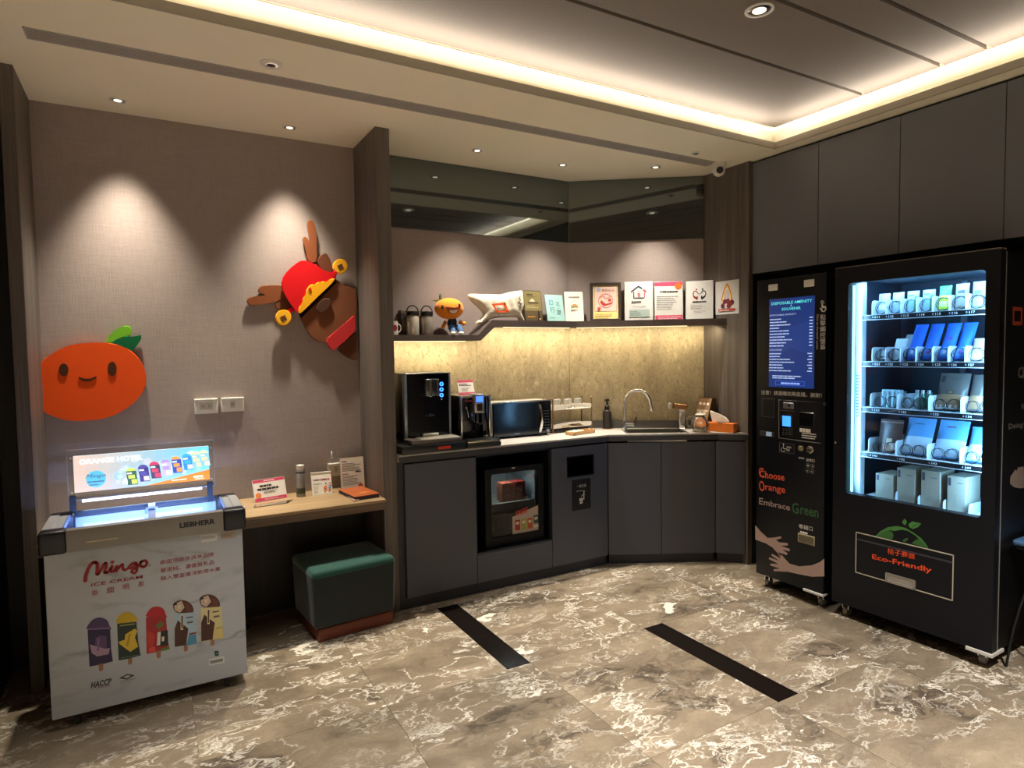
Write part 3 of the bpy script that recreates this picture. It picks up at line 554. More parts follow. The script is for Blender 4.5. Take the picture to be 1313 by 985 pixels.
# ------------------------------------------------------------------ desk, what lies on it, stool
t = thing('desk', 'wall-to-wall oak desk ledge between the wood columns', 'desk', (-.483, 3.612, 0))
box('top', (0, 0, .700), (1.681, .496, .716), DESKW, t, .001); box('apron', (0, .003, .655), (1.681, .03, .699), wood('desk_edge', '#5a4636', '#7d6650', 'x'), t); box('back_panel', (0, .455, 0), (1.681, .496, .699), DKWOOD, t)
DZ = .7165
def onz(px, py, z): return lp(None, px, py, 'z', z)
def standee(name, label, cat, bl, br, tl, tr, back=.35, thick=.004, m=None, group=None, zbase=DZ, axis_y=None, foot=True):
    # an upright or leaning board: foot points on a surface, height from the photograph
    A, B = (onz(*bl, zbase), onz(*br, zbase)) if axis_y is None else (lp(None, *bl, 'y', axis_y), lp(None, *br, 'y', axis_y)); A.z = B.z = zbase
    r = (B - A); wd = r.length; t = thing(name, label, cat, A, math.atan2(r.y, r.x), group)
    ht = (lp(t, *tl, 'y', 0).z + lp(t, *tr, 'y', 0).z) / 2; hh = ht / (1 - math.sin(back) * .12) if back else ht
    up = Vector((0, math.sin(back), math.cos(back))); n = Vector((0, -math.cos(back), math.sin(back)))
    mb = MB(); P = [Vector((0, 0, 0)), Vector((wd, 0, 0)), Vector((wd, 0, 0)) + up * hh, up * hh]
    mb.prism(P, -n * thick).build('board', m or WHT, t)
    if foot:
        top_ = up * hh * .8 - n * thick
        MB().prism([Vector((wd * .35, top_.y, top_.z)), Vector((wd * .65, top_.y, top_.z)), Vector((wd * .65, top_.y + .045, 0)), Vector((wd * .35, top_.y + .045, 0))], (0, .002, .0)).build('strut', m or WHT, t)
    return t, wd, hh, up, n
PINK = '#d9486a'
t, wd, hh, up, n = standee('table_sign', 'pink and white landscape sign leaning on the desk, nearest the freezer', 'sign', (327, 645), (368.5, 638), (324, 617), (365, 612.5), .3)
p = Print('print', t, (0, 0, 0), (1, 0, 0), up); p.rect(.002, .002, wd - .002, hh - .002, '#eee6dc').rect(.002, hh * .85, wd - .002, hh - .002, PINK).rect(.002, .002, wd - .002, hh * .16, PINK)
p.bars(wd * .34, hh * .89, wd * .68, hh * .96, 1, '#f3d3d8', 2, .7).bars(wd * .2, hh * .64, wd * .8, hh * .76, 1, '#3a302c', 1, .8).bars(wd * .12, hh * .5, wd * .9, hh * .62, 1, '#3a302c', 5, .8).bars(wd * .3, hh * .34, wd * .9, hh * .48, 3, '#8d8078', 7).disc(wd * .13, hh * .28, hh * .13, '#ee8a4a').bars(wd * .3, hh * .05, wd * .95, hh * .13, 2, '#f3c9d0', 3).build()
c = onz(386, 636.5, DZ); t = thing('spray_can', 'slim grey patterned spray can between the pink sign and the calendar', 'can', c); q = lp(t, 386, 596, 'y', 0).z
MB().lathe([(.026, 0), (.027, .004), (.027, q * .82), (.022, q * .86)], n=24).build('body', mat('can_print', '#8a8580', .35, .3, var=.5, scale=26), t); MB().lathe([(.024, q * .86), (.0245, q * .98), (.02, q)], n=24).build('cap', mat('can_cap', '#c9c4bc', .4), t); MB().lathe([(.0274, q * .1), (.0274, q * .28)], n=24, cap=False).build('label_band', mat('can_leaf', '#3f4a35', .4, var=.9, scale=30), t); MB().lathe([(.0274, q * .74), (.0274, q * .8)], n=24, cap=False).build('stripe', mat('can_navy', '#3a3648', .4), t)
t, wd, hh, up, n = standee('desk_calendar', 'white desk calendar with red and blue flowers, between the can and the notice', 'calendar', (400.5, 636), (426.5, 633), (397, 610), (421.5, 606.5), .28)
p = Print('print', t, (0, 0, 0), (1, 0, 0), up); p.rect(.001, .001, wd - .001, hh * .98, '#f1ece2')
for k in range(9): p.rect(wd * (.1 + k * .09), hh * .66, wd * (.1 + k * .09) + wd * .085, hh * .73, ['#d8525e', '#4d6d86', '#54585f', '#d68a98'][k % 4])
p.bars(wd * .1, hh * .48, wd * .55, hh * .58, 2, '#6b645e', 4).bars(wd * .1, hh * .25, wd * .45, hh * .44, 4, '#b5aca2', 8).text('24', wd * .1, hh * .1, hh * .11, '#6a645f')
for u, v, r, c_ in ((.66, .3, .09, '#e2572f'), (.88, .32, .075, '#4f8fc4'), (.9, .5, .06, '#d98a92'), (.7, .5, .05, '#6a7a44'), (.62, .12, .055, '#d8a23c'), (.86, .14, .06, '#e2572f'), (.76, .17, .03, '#6a7a44'), (.8, .42, .03, '#caa54a')):
    for k in range(5): p.disc(wd * u + wd * r * .55 * math.cos(k * 1.257), hh * v + wd * r * .55 * math.sin(k * 1.257), wd * r * .5, c_, 8)
    p.disc(wd * u, hh * v, wd * r * .3, '#f3d25a', 8)
p.build()
box('wire_binding', (0, up.y * hh - .004, up.z * hh - .004), (wd, up.y * hh + .012, up.z * hh + .006), mat('binding', '#e6e1d6', .4), t)
t, wd, hh, up, n = standee('notice_stand', 'tall white notice in a clear stand behind the orange book', 'sign', (437.5, 629.5), (468, 626), (436, 588), (466.5, 586.5), .12)
p = Print('print', t, (0, 0, 0), (1, 0, 0), up); p.rect(.001, .001, wd - .001, hh - .001, '#ded7cc').frame(.0, .0, wd, hh, .003, '#b8927a').bars(wd * .08, hh * .86, wd * .3, hh * .93, 1, '#3a3735', 2).bars(wd * .08, hh * .58, wd * .93, hh * .84, 6, '#6f6964', 3).bars(wd * .08, hh * .48, wd * .35, hh * .53, 1, '#3a3735', 6).bars(wd * .08, hh * .15, wd * .9, hh * .46, 7, '#6f6964', 9).disc(wd * .82, hh * .1, wd * .1, '#c4472f').poly([(wd * .62, hh * .55), (wd * .7, hh * .58), (wd * .86, hh * .55), (wd * .9, hh * .52), (wd * .62, hh * .52)], '#3c3f55').build()
A, B = onz(455, 642.5, DZ), onz(487, 637.5, DZ); t = thing('orange_book', 'thick orange-covered book lying flat on the desk, right end', 'book', A, math.atan2((B - A).y, (B - A).x)); wd = (B - A).length; dp = .27
box('pages', (.003, .003, .0016), (wd - .003, dp - .003, .021), mat('page_edge', '#4a3f4c', .7, var=.3, scale=8, stretch=(1, 1, 120)), t); cv = box('cover', (0, 0, .021), (wd, dp, .024), mat('orange_cover', '#bd5f33', .4), t, .0008); box('cover', (0, 0, 0), (wd, dp, .0016), mat('dark_cover', '#463a3c', .5), t)
p = Print('cover_print', cv, (0, 0, .024), (1, 0, 0), (0, 1, 0), root=t); p.poly([(wd * .2, dp * .25), (wd * .7, dp * .2), (wd * .85, dp * .34), (wd * .55, dp * .4)], '#e0893f').poly([(wd * .3, dp * .3), (wd * .6, dp * .26), (wd * .75, dp * .33)], '#eebb6c').build()
A, B = onz(443, 634, DZ), onz(455.5, 643, DZ); t = thing('booklet', 'thin white booklet poking out left of the orange book', 'booklet', A + Vector((-.01, .0, 0)), math.atan2((B - A).y, (B - A).x)); wd = (B - A).length
MB().box((0, 0, 0), (wd, .035, .006), .001).build('pages', mat('booklet_paper', '#d9cfc4', .7), t); box('cover', (0, 0, .0062), (wd, .035, .0072), mat('booklet_cover', '#c7a58f', .6), t)
a = onz(330, 651, DZ); t = thing('reflection_plate', 'clear plate with faint lines standing for an acrylic reflection before the pink sign', 'plate', (a.x - .02, a.y + .002, DZ), .05)  # plate and faint lines imitate an acrylic reflection on the desk
MB().prism([(0, 0, 0), (.19, 0, 0), (.24, .075, 0), (.02, .075, 0)], (0, 0, .0025), .0006).build('plate', glass('acrylic', '#f4efe6', 1.2, .05, .04), t); Print('print', t, (.02, .008, .0026), (1, 0, 0), (0, 1, 0)).bars(.0, .0, .17, .055, 4, '#c9b597', 12).build()
a = onz(304, 653, DZ); t = thing('card_stack', 'few small white cards on the desk beside the freezer', 'cards', a + Vector((-.03, .02, 0)), -.5)
box('card', (0, 0, 0), (.06, .05, .002), mat('card_paper', '#d8d3ce', .6), t); box('card', (.012, -.012, .0022), (.072, .038, .004), mat('card_lilac', '#b9aec8', .6), t)
# stool
t = thing('pouf_stool', 'square dark teal velvet pouf stool on a rust-brown plinth', 'stool', (.752, 3.478, 0), R_(5)); wd = .445; dp = .37
box('plinth', (.0, .0, 0), (wd, dp, .075), mat('rust_leather', '#6b3019', .5, bump=.2, scale=90), t, .012, 2)
mv = mat('teal_velvet', '#22282c', .85, var=.12, scale=12, bump=.15, sheen=.25)
mb = MB(); mb.box((-.030, -.020, .076), (wd + .012, dp + .012, .385), .022, 3)
for v in mb.bm.verts:
    k = (v.co.z - .076) / .3; s_ = .965 + .035 * k; v.co.x = wd / 2 + (v.co.x - wd / 2) * s_; v.co.y = dp / 2 + (v.co.y - dp / 2) * s_
mb.build('body', mv, t)
mb = MB(); mb.box((-.0305, -.0205, .345), (wd + .0125, dp + .0125, .405), .026, 4); mb.build('seat', mat('green_velvet', '#184a40', .8, var=.2, scale=9, bump=.15, sheen=.5), t)
t = thing('power_cable', 'black cable loop on the floor under the desk beside the freezer', 'cable', (.40, 3.85, .008))
MB().tube(spline([(-.12, .1, 0), (-.02, .09, 0), (.05, .06, 0), (.03, .02, 0), (-.05, .0, 0), (-.14, .01, 0)], 5, False), .005, 8).build('cord', BLKP, t)

# ------------------------------------------------------------------ things on the worktop
WZ = .9705
DARKG = mat('dark_gloss_panel', '#050812', .14, coat=.15); SILV = mat('silver_plastic', '#8e939b', .28, .6)
t = thing('water_dispenser', 'tall black water dispenser with three blue lit buttons on the worktop', 'water dispenser', (1.30, 3.60, WZ)); Y0 = .18
a = lp(t, 517, 480, 'y', Y0); b = lp(t, 577, 477, 'y', Y0); x0, x1, zt = a.x, b.x, a.z
box('cabinet', (x0 + .01, Y0 + .012, .02), (x1 - .006, .505, zt - .004), mat('dispenser_side', '#2c2622', .15, .2, coat=.3), t, .004, 2)
box('front_panel', (x0 + .022, Y0 - .004, .055), (x1 - .014, Y0 + .014, zt - .003), DARKG, t, .003)
box('side_trim', (x0, Y0 - .008, .05), (x0 + .022, Y0 + .03, zt), SILV, t, .005, 2); box('side_trim', (x1 - .014, Y0 - .008, .05), (x1, Y0 + .03, zt), SILV, t, .004, 2); box('top_cap', (x0, Y0 - .008, zt - .004), (x1, .505, zt + .004), mat('dispenser_top', '#3a3430', .3, .4), t, .002)
def crop(z): return lambda x, y, yv: lp(t, z[0] + x / z[2], z[1] + y / z[2], 'y', yv)
c = crop((495, 470, 7.574)); a = c(372, 122, Y0 - .03); b = c(515, 285, Y0 - .03)
sp = box('spout_housing', (a.x, Y0 - .045, b.z), (b.x, Y0 - .002, a.z), mat('spout_grey', '#55595f', .18, .8), t, .008, 3); box('spout_band', (a.x + .028, Y0 - .047, b.z - .002), (a.x + .046, Y0 - .04, a.z - .004), CHR, sp, .002); box('spout_band', (b.x - .016, Y0 - .047, b.z - .002), (b.x - .004, Y0 - .04, a.z - .004), CHR, sp, .002)
BLUE = mat('blue_glow', '#2a62ff', .4, var=0, emit=4)
for yy in (170, 224, 278):
    q = c(539, yy, Y0 - .006); bt = MB().lathe([(.0125, 0), (.0125, .003), (.0085, .003), (.0085, 0)], (q.x, Y0 - .0075, q.z), 20, 'y', cap=False).build('button', BLUE, t); MB().lathe([(.006, 0), (.006, .003)], (q.x, Y0 - .0075, q.z), 14, 'y').build('button_face', mat('blue_core', '#1030b0', .4, emit=2), bt)
q = c(540, 318, Y0 - .006); MB().lathe([(.004, 0), (.004, .002)], (q.x, Y0 - .006, q.z), 12, 'y').build('indicator', mat('dim_lamp', '#9aa0b5', .4, emit=.3), t)
a, b = c(330, 325, Y0), c(600, 490, Y0); q = c(425, 478, Y0); p = Print('emblem', t, (q.x - .03, Y0 - .0042, q.z - .004), (1, 0, 0), (0, 0, 1)); p.line([(.0, .008), (.02, .002), (.06, .004)], .003, '#4a5568').line([(.03, .0), (.03, .02)], .004, '#4a5568').line([(.02, .012), (.055, .011)], .003, '#4a5568').build()
box('base', (.0, .0, 0), (x1 + .018, .46, .05), BLKP, t, .004, 2)
a = c(262, 760, .03); b = c(700, 745, .03)
box('drip_tray', (.07, .022, .05), (x1 + .004, Y0 - .012, .078), mat('tray_grey', '#6a605b', .35, .3), t, .004, 2)
box('drip_grille', (.14, .03, .0785), (x1 - .004, Y0 - .02, .082), mat('tray_steel', '#cfc9b8', .3, .6), t, .001)
a = c(358, 700, Y0 - .02); b = c(508, 690, Y0 - .02); box('drip_bracket', (a.x, Y0 - .03, .083), (b.x, Y0 - .004, .099), mat('tray_steel', '#cfc9b8', .3, .6), t, .002)
box('red_label', (.235, -.0012, .016), (.32, .0, .034), mat('red_label', '#d0301c', .4), t)
t = thing('coffee_machine', 'black and chrome bean-to-cup coffee machine between dispenser and microwave', 'coffee machine', (1.76, 3.60, WZ)); Y0 = .12; c = crop((495, 470, 7.574))
a = lp(t, 590.5, 508, 'y', Y0); b = lp(t, 628, 505, 'y', Y0); x0, x1, zt = a.x, b.x, a.z; CG = mat('coffee_black', '#0b0b0d', .12, coat=.3)
box('body', (x0 + .006, Y0 + .05, .02), (x1 - .004, .50, zt - .012), CG, t, .006, 2)
box('front_left', (x0 + .01, Y0, .06), (x0 + .105, Y0 + .06, zt - .012), CG, t, .006, 2); box('front_right', (x1 - .055, Y0, .06), (x1 - .006, Y0 + .06, zt - .012), CG, t, .006, 2); box('brew_recess', (x0 + .1, Y0 + .045, .03), (x1 - .05, Y0 + .06, zt - .1), BLK, t)
box('side_rail', (x0, Y0 - .004, .05), (x0 + .014, Y0 + .02, zt - .006), CHR, t, .005, 2); box('side_rail', (x1 - .008, Y0 - .002, .05), (x1 + .006, Y0 + .02, zt - .006), CHR, t, .004, 2)
box('top_rim', (x0, Y0 - .006, zt - .012), (x1 + .006, .50, zt), mat('coffee_chrome', '#b5b0a6', .2, .9), t, .004, 2)
a = c(848, 285, Y0 - .02); b = c(950, 450, Y0 - .02)
hd = box('brew_head', (a.x, Y0 - .035, b.z), (b.x, Y0 + .06, a.z + .012), mat('brew_silver', '#9c9b9c', .2, .7), t, .008, 3)
box('display', (a.x + .012, Y0 - .0365, a.z - .042), (b.x - .012, Y0 - .034, a.z - .004), mat('display_blue', '#2b4dff', .3, emit=2.5), hd)
box('milk_plate', (a.x + .016, Y0 - .037, b.z + .016), (b.x - .02, Y0 - .034, a.z - .05), mat('mirror_plate', '#c8b7a8', .08, 1), hd, .002)
a = c(870, 460, Y0); b = c(935, 560, Y0); MB().box((a.x, Y0 - .02, b.z), (a.x + .012, Y0 + .02, a.z)).box((b.x - .012, Y0 - .02, b.z), (b.x, Y0 + .02, a.z)).box((a.x, Y0 - .02, b.z), (b.x, Y0 + .02, b.z + .01)).build('spout', CHR, t)
a = c(776, 400, Y0); MB().tube([(a.x, Y0 - .006, a.z), (a.x + .004, Y0 - .014, a.z - .02), (a.x + .012, Y0 - .016, a.z - .065)], .004, 10).ball((a.x, Y0 - .006, a.z), .008, 12, 8).build('steam_wand', CHR, t)
box('maker_plate', (x0 + .03, Y0 - .002, zt - .04), (x0 + .085, Y0 + .001, zt - .03), mat('maker_red', '#8f2336', .4), t)
q = c(795, 770, 0); box('base', (-.025, .0, 0), (x1 + .02, .49, .034), BLKP, t, .012, 3); box('drip_tray', (-.02, .004, .034), (x1 + .014, Y0 + .03, .05), mat('tray_chrome', '#b8b4a0', .15, 1), t, .006, 2); box('grille', (.01, .02, .05), (x1 - .01, Y0 + .02, .052), BLKP, t)
cm = t
A = lp(None, 588.5, 505, 'y', 3.80); B = lp(None, 609, 504, 'y', 3.80); A.z = B.z = WZ + zt + .0005; r = B - A
t, wd, hh, up, n = standee('table_sign', 'small pink and white sign leaning on top of the coffee machine', 'sign', (588.5, 505), (609, 504), (583, 488), (604.5, 487), .32, axis_y=3.80, zbase=WZ + zt + .0006)
p = Print('print', t, (0, 0, 0), (1, 0, 0), up); p.rect(.001, .001, wd - .001, hh - .001, '#efe7da').rect(.001, hh * .83, wd - .001, hh - .001, PINK).rect(.001, .001, wd - .001, hh * .17, '#d8606f').bars(wd * .1, hh * .6, wd * .9, hh * .78, 2, '#4a3d38', 3, .6).bars(wd * .2, hh * .25, wd * .85, hh * .5, 3, '#9a8d84', 5).build()
t = thing('microwave', 'black-fronted microwave oven with chrome bow handle on the worktop', 'microwave', (2.068, 3.88, WZ)); zt = .258; wd = .49
box('body', (0, .012, .012), (wd, .235, zt), mat('microwave_shell', '#b3aca0', .35, .3), t, .004, 2); box('door', (.004, -.008, .014), (.375, .012, zt - .006), DARKG, t, .003); box('control_panel', (.377, -.008, .014), (wd - .004, .012, zt - .006), BLKG, t, .003)
box('window', (.05, -.0095, .055), (.32, -.008, zt - .045), mat('micro_window', '#0d1218', .12, coat=.1), t); box('logo_plate', (.17, -.0095, .026), (.215, -.008, .031), SILV, t)
MB().tube([(.385 + .0 * i, -.012 - .03 * math.sin(math.pi * i / 12), .03 + i * .0165) for i in range(13)], .010, 10).build('handle', CHR, t)
for r in range(7):
    for q in range(3): box('key', (.405 + q * .024, -.0095, .05 + r * .021), (.42 + q * .024, -.008, .058 + r * .021), mat('key_grey', '#2f3237', .4), t)
MB().cyl((.455, -.008, .035), (.455, -.014, .035), .012, n=16).build('open_button', SILV, t)
for sx in (.03, wd - .03):
    for sy in (.03, .21): MB().cyl((sx, sy, 0), (sx, sy, .013), .012, n=10).build('foot', BLKP, t)
box('top_trim', (0, .0, zt), (wd, .012, zt + .003), CHR, t)
# cup rack with tumblers
BRASS = mat('bronze_post', '#8a6a4a', .35, .6)
t = thing('cup_rack', 'two-tier white cup rack with bronze posts beside the microwave', 'rack', (2.60, 3.92, WZ)); RW, RD, RH = .36, .13, .262
for x in (0, RW):
    for y in (0, RD): MB().cyl((x, y, 0), (x, y, RH - .01), .006, n=10).ball((x, y, RH - .006), .0085, 10, 8).build('post', BRASS, t)
TRAYW = mat('rack_white', '#ddd6c8', .4)
for z0 in (.035, .172):
    fr = [(0, z0 + .03), (0, z0)] + [(RW * k, z0) for k in (.1, .28)] + [(RW * .4, z0 + .026), (RW * .68, z0 + .026), (RW * .78, z0 + .008), (RW, z0 + .008), (RW, z0 + .034), (RW * .7, z0 + .040), (RW * .38, z0 + .040)]
    mb = MB(); mb.prism([(x, -.004, z) for x, z in fr], (0, .004, 0)); mb.box((0, RD, z0), (RW, RD + .004, z0 + .034)); mb.box((-.003, 0, z0), (0, RD, z0 + .034)); mb.box((RW, 0, z0), (RW + .003, RD, z0 + .034)); mb.box((0, 0, z0), (RW, RD, z0 + .004)); mb.build('tray', TRAYW, t)
cg = glass('cup_glass', '#fbf9f4', .9, .05, .02, .22); names = ['leftmost', 'second from the left', 'third from the left', 'fourth from the left', 'fifth from the left', 'rightmost']
g0 = None
for i, x in enumerate((.055, .105, .155, .205, .255, .305)):
    y = .045 if i % 2 == 0 else .085; lab = 'clear glass tumbler upside down on the cup rack, ' + names[i]
    loc = (2.60 + x, 3.92 + y, WZ + .1765)
    if g0 is None:
        g0 = thing('tumbler', lab, 'glass', loc, 0, 'tumblers on the cup rack'); MB().lathe([(.026, 0), (.022, .07), (.020, .072), (.0198, .066), (.0235, .001), (.026, 0)], n=20, cap=False).lathe([(.0205, .066), (.0205, .072)], n=20).build('glass', cg, g0)
    else: copy_thing(g0, loc, lab)
t = thing('round_board', 'round tan board lying on the lower tier of the cup rack', 'board', (2.71, 3.985, WZ + .0396)); MB().lathe([(.075, 0), (.078, .006), (.075, .012)], n=32).build('board', mat('tan_cork', '#a08a62', .8, bump=.2, scale=90), t)
t = thing('round_board', 'smaller round wooden board in front right on the lower tier', 'board', (2.87, 3.98, WZ + .0396)); MB().lathe([(.055, 0), (.057, .004), (.055, .008)], n=28).build('board', mat('tan_wood', '#8d7650', .7), t)
t = thing('rack_mat', 'black mat tray under the white cup rack', 'tray', (2.61, 3.926, WZ)); MB().box((0.01, 0.01, 0), (RW - .03, RD - .015, .024), .003).build('mat', BLKP, t)
A, B = onz(736, 559, WZ), onz(763, 555, WZ); t = thing('wooden_tray', 'small pale wooden tray holding paper sachets in front of the cup rack', 'tray', A, math.atan2((B - A).y, (B - A).x)); wd = (B - A).length
LW = wood('beech', '#b98a55', '#d6ad78', 'x'); dp = .085
MB().box((0, 0, 0), (wd, dp, .006)).box((0, 0, 0), (wd, .006, .026)).box((0, dp - .006, 0), (wd, dp, .026)).box((0, 0, 0), (.006, dp, .026)).box((wd - .006, 0, 0), (wd, dp, .026)).build('tray', LW, t)
for k in range(5):
    q = thing('sachet', 'white paper sachet in the small wooden tray, ' + ORD[k], 'sachet', tm(t) @ Vector((.012 + k * .024, .012, .0065)), t.rotation_euler.z + .12 * (k % 2), 'sachets in the wooden tray'); MB().box((0, 0, 0), (.018, .06, .020 + .003 * (k % 3)), .004).build('sachet', mat('sachet_paper', '#e4ddcc', .7), q); box('stripe', (.002, .02, .0205 + .003 * (k % 3)), (.016, .032, .0212 + .003 * (k % 3)), mat('sachet_orange', '#c9823c', .6), q)
c = onz(775.5, 549, WZ) + Vector((0, -.03, 0)); t = thing('coaster', 'small brown round coaster under the soap bottle', 'coaster', c); MB().lathe([(.042, 0), (.043, .004), (.042, .006)], n=28).build('disc', mat('coaster_brown', '#6e3f2c', .7), t)
t = thing('soap_dispenser', 'matte black pump soap bottle on a brown coaster', 'soap bottle', c + Vector((0, 0, .0062))); k = (lp(t, 775, 512, 'y', 0).z) / .235
MB().lathe([(.034 * k, 0), (.036 * k, .006), (.036 * k, .115 * k), (.030 * k, .138 * k), (.020 * k, .146 * k), (.02 * k, .15 * k)], n=28).build('bottle', mat('matte_black', '#2a2421', .45), t); MB().lathe([(.0205 * k, .15 * k), (.0205 * k, .178 * k), (.016 * k, .184 * k)], n=20).build('collar', BLKP, t); MB().cyl((0, 0, .184 * k), (0, 0, .22 * k), .0075 * k, n=12).box((-.022 * k, -.008 * k, .219 * k), (.022 * k, .008 * k, .235 * k), .004).build('pump', BLKP, t)
# glass jug, sachet stand, tissue box
c = onz(889, 550, WZ); c = Vector((3.535, 3.355, WZ)); t = thing('glass_jug', 'clear round glass jug at the right end of the worktop', 'jug', c, R_(150)); jg = glass('jug_glass', '#f6f2ea', .9, .02, .02, .06)
MB().lathe([(.03, 0), (.055, .012), (.066, .045), (.062, .08), (.045, .105), (.036, .115), (.038, .125), (.035, .124), (.033, .114), (.042, .103), (.059, .079), (.063, .045), (.052, .014), (.02, .004)], n=28, cap=False).build('body', jg, t); MB().tube(spline([(.045, 0, .11), (.085, 0, .112), (.098, 0, .08), (.088, 0, .045), (.064, 0, .036)], 4, False), .006, 8).build('handle', jg, t); MB().lathe([(.034, .125), (.037, .129), (.018, .137), (.008, .14), (.01, .148), (.004, .152)], n=20).build('lid', mat('jug_lid', '#c9c2b6', .25), t)
t = thing('sachet_stand', 'sloping display stand of tea sachets leaning at the wood panel', 'stand', (3.733, 3.515, WZ), R_(-94)); 
a = .24; MB().prism([(0, 0, 0), (0, -.10, 0), (0, -.10, .02), (0, -.035, a), (0, 0, a)], (.14, 0, 0)).build('stand', mat('stand_brown', '#4a3626', .5), t)
nrm = Vector((0, -.065, 0)); upv = Vector((0, .065, a - .02)).normalized(); p = Print('print', t, (0, -.10, .02), (1, 0, 0), upv); hh = .229
p.rect(.002, .002, .138, hh - .002, '#8a6a50').poly([(.005, .01), (.135, .005), (.135, hh * .3), (.06, hh * .36), (.005, hh * .28)], '#e0853f').poly([(.02, .03), (.1, .02), (.09, hh * .2)], '#f0d9c0').bars(.01, hh * .45, .13, hh * .62, 2, '#d8cbb8', 2, .7)
for k in range(3): p.disc(.03 + k * .04, hh * .8, .015, '#e6dccb', 12, .011)
p.build()
A, B = onz(906.5, 550, WZ), onz(941.5, 554.5, WZ); 
t = thing('tissue_box', 'orange tissue box with a white tissue sticking out, right end of the worktop', 'tissue box', (3.62, 3.372, WZ), R_(-75)); wd, dp, ht = .214, .072, .066
tb = MB().box((0, 0, 0), (wd, dp, ht), .002).build('box', mat('orange_board', '#d9701f', .55), t); MB().lathe([(.04, 0), (.04, .0008)], (wd / 2, dp / 2, ht), 20).build('slot', mat('slot_dark', '#6b3a18', .6), tb)
mb = MB(); pr = [(.02, .0), (.085, .02), (.11, .012), (.07, .045), (-.01, .085), (-.04, .09), (-.045, .06), (-.03, .03)]
mb.prism([(wd / 2 - .03 + x, dp / 2 - .004 + .002, ht + z) for x, z in [(-.05, 0), (.07, 0), (.085, .012), (.06, .04), (.02, .058), (-.03, .072), (-.062, .085), (-.07, .08), (-.058, .04)]], (0, .012, 0), .003); mb.build('tissue', mat('tissue_paper', '#e6d8cc', .9, bump=.3, scale=40), t)

# ------------------------------------------------------------------ fridge in its niche
t = thing('mini_fridge', 'small black glass-door fridge inside the cabinet niche', 'fridge', (1.85, 3.70, .2695)); c = crop((600, 580, 6.567))
a, b = c(140, 150, 0), c(652, 690, 0); FX0, FX1, FZ1 = max(a.x, -.0), b.x, a.z; FX1 = min(FX1, .52)
g0_, g1_ = c(198, 190, 0), c(590, 690, 0); gx0, gx1, gz0, gz1 = g0_.x, c(600, 600, 0).x, c(205, 728, 0).z, c(400, 165, 0).z
D = .38
MB().box((FX0, .05, 0), (FX0 + .03, D, FZ1)).box((FX1 - .03, .05, 0), (FX1, D, FZ1)).box((FX0, .05, 0), (FX1, D, .06)).box((FX0, .05, FZ1 - .04), (FX1, D, FZ1)).box((FX0, D - .02, 0), (FX1, D, FZ1)).build('cabinet', BLKP, t)
lin = mat('fridge_liner', '#8d9499', .4); box('liner_back', (FX0 + .03, D - .03, .06), (FX1 - .03, D - .021, FZ1 - .04), lin, t); box('liner_side', (FX0 + .03, .06, .06), (FX0 + .036, D - .03, FZ1 - .04), lin, t); box('liner_side', (FX1 - .036, .06, .06), (FX1 - .03, D - .03, FZ1 - .04), lin, t)
dr = MB().box((FX0, 0, 0), (gx0, .04, FZ1), .003).box((gx1, 0, 0), (FX1, .04, FZ1), .003).box((gx0, 0, 0), (gx1, .04, gz0)).box((gx0, 0, gz1), (gx1, .04, FZ1)).build('door', mat('fridge_black', '#08090b', .45, spec=.25), t)
gp = box('pane', (gx0, .012, gz0), (gx1, .02, gz1), glass('fridge_glass', '#a9aeaa', .6, .01, .02), dr); box('lock', ((FX0 + FX1) / 2 - .03, -.006, FZ1 - .012), ((FX0 + FX1) / 2 + .0, .0, FZ1 - .004), CHR, dr)
shz = c(320, 425, .1).z; box('wire_shelf', (FX0 + .036, .07, shz), (FX1 - .036, D - .03, shz + .006), mat('shelf_glass', '#b9b7a8', .2, .4), t)
l = area('fridge_lamp', (0, 0, 0), 0, .25, .02, 1.2, (.8, .9, 1)); l.parent = t; l.location = ((FX0 + FX1) / 2, .10, FZ1 - .05); box('lamp_cover', (FX0 + .08, .085, FZ1 - .047), (FX1 - .08, .115, FZ1 - .0405), mat('fridge_led', '#dfe9ff', .4, emit=1.2), t)
BX = []
for k, (xx, hx_, lab) in enumerate(((.52, '#b55a42', 'orange-red snack box on the fridge shelf, left of the two'), (.74, '#8f2420', 'dark red snack box on the fridge shelf, right of the two'))):
    ww = (FX1 - FX0) * .185; q = thing('snack_box', lab, 'box', (1.85 + FX0 + (FX1 - FX0) * (xx - .12), 3.80, .2695 + shz + .0065), 0, 'boxes in the fridge'); box('box', (0, 0, 0), (ww, .08, .13), mat('snack ' + hx_, hx_, .5), q, .002)
    Print('print', q, (0, 0, 0), (1, 0, 0), (0, 0, 1)).rect(ww * .3, .065, ww * .42, .1, '#d9b59c').rect(ww * .55, .065, ww * .68, .1, '#d9b59c').bars(ww * .2, .03, ww * .8, .055, 2, '#d9b59c', k).build()
for k in range(5):
    q = thing('drink_can', 'dim olive drink can on the fridge floor, ' + ORD[k], 'can', (1.85 + FX0 + .075 + k * .072, 3.85 + .02 * (k % 2), .2695 + .061), 0, 'cans at the bottom of the fridge'); MB().lathe([(.024, 0), (.028, .008), (.028, .10), (.022, .112), (.02, .112)], n=16).build('can', mat('can_olive', '#59603f', .35, .3, var=.4), q)
st = Print('sticker', dr, (0, .0115, 0), (1, 0, 0), (0, 0, 1), root=t).zoom(600, 580, 6.567)
st.P([(373, 545), (598, 440), (605, 655), (375, 692)], '#b8a692').tpx('FREE', (398, 545), (512, 500), 42, '#c8321f', .02, .3)
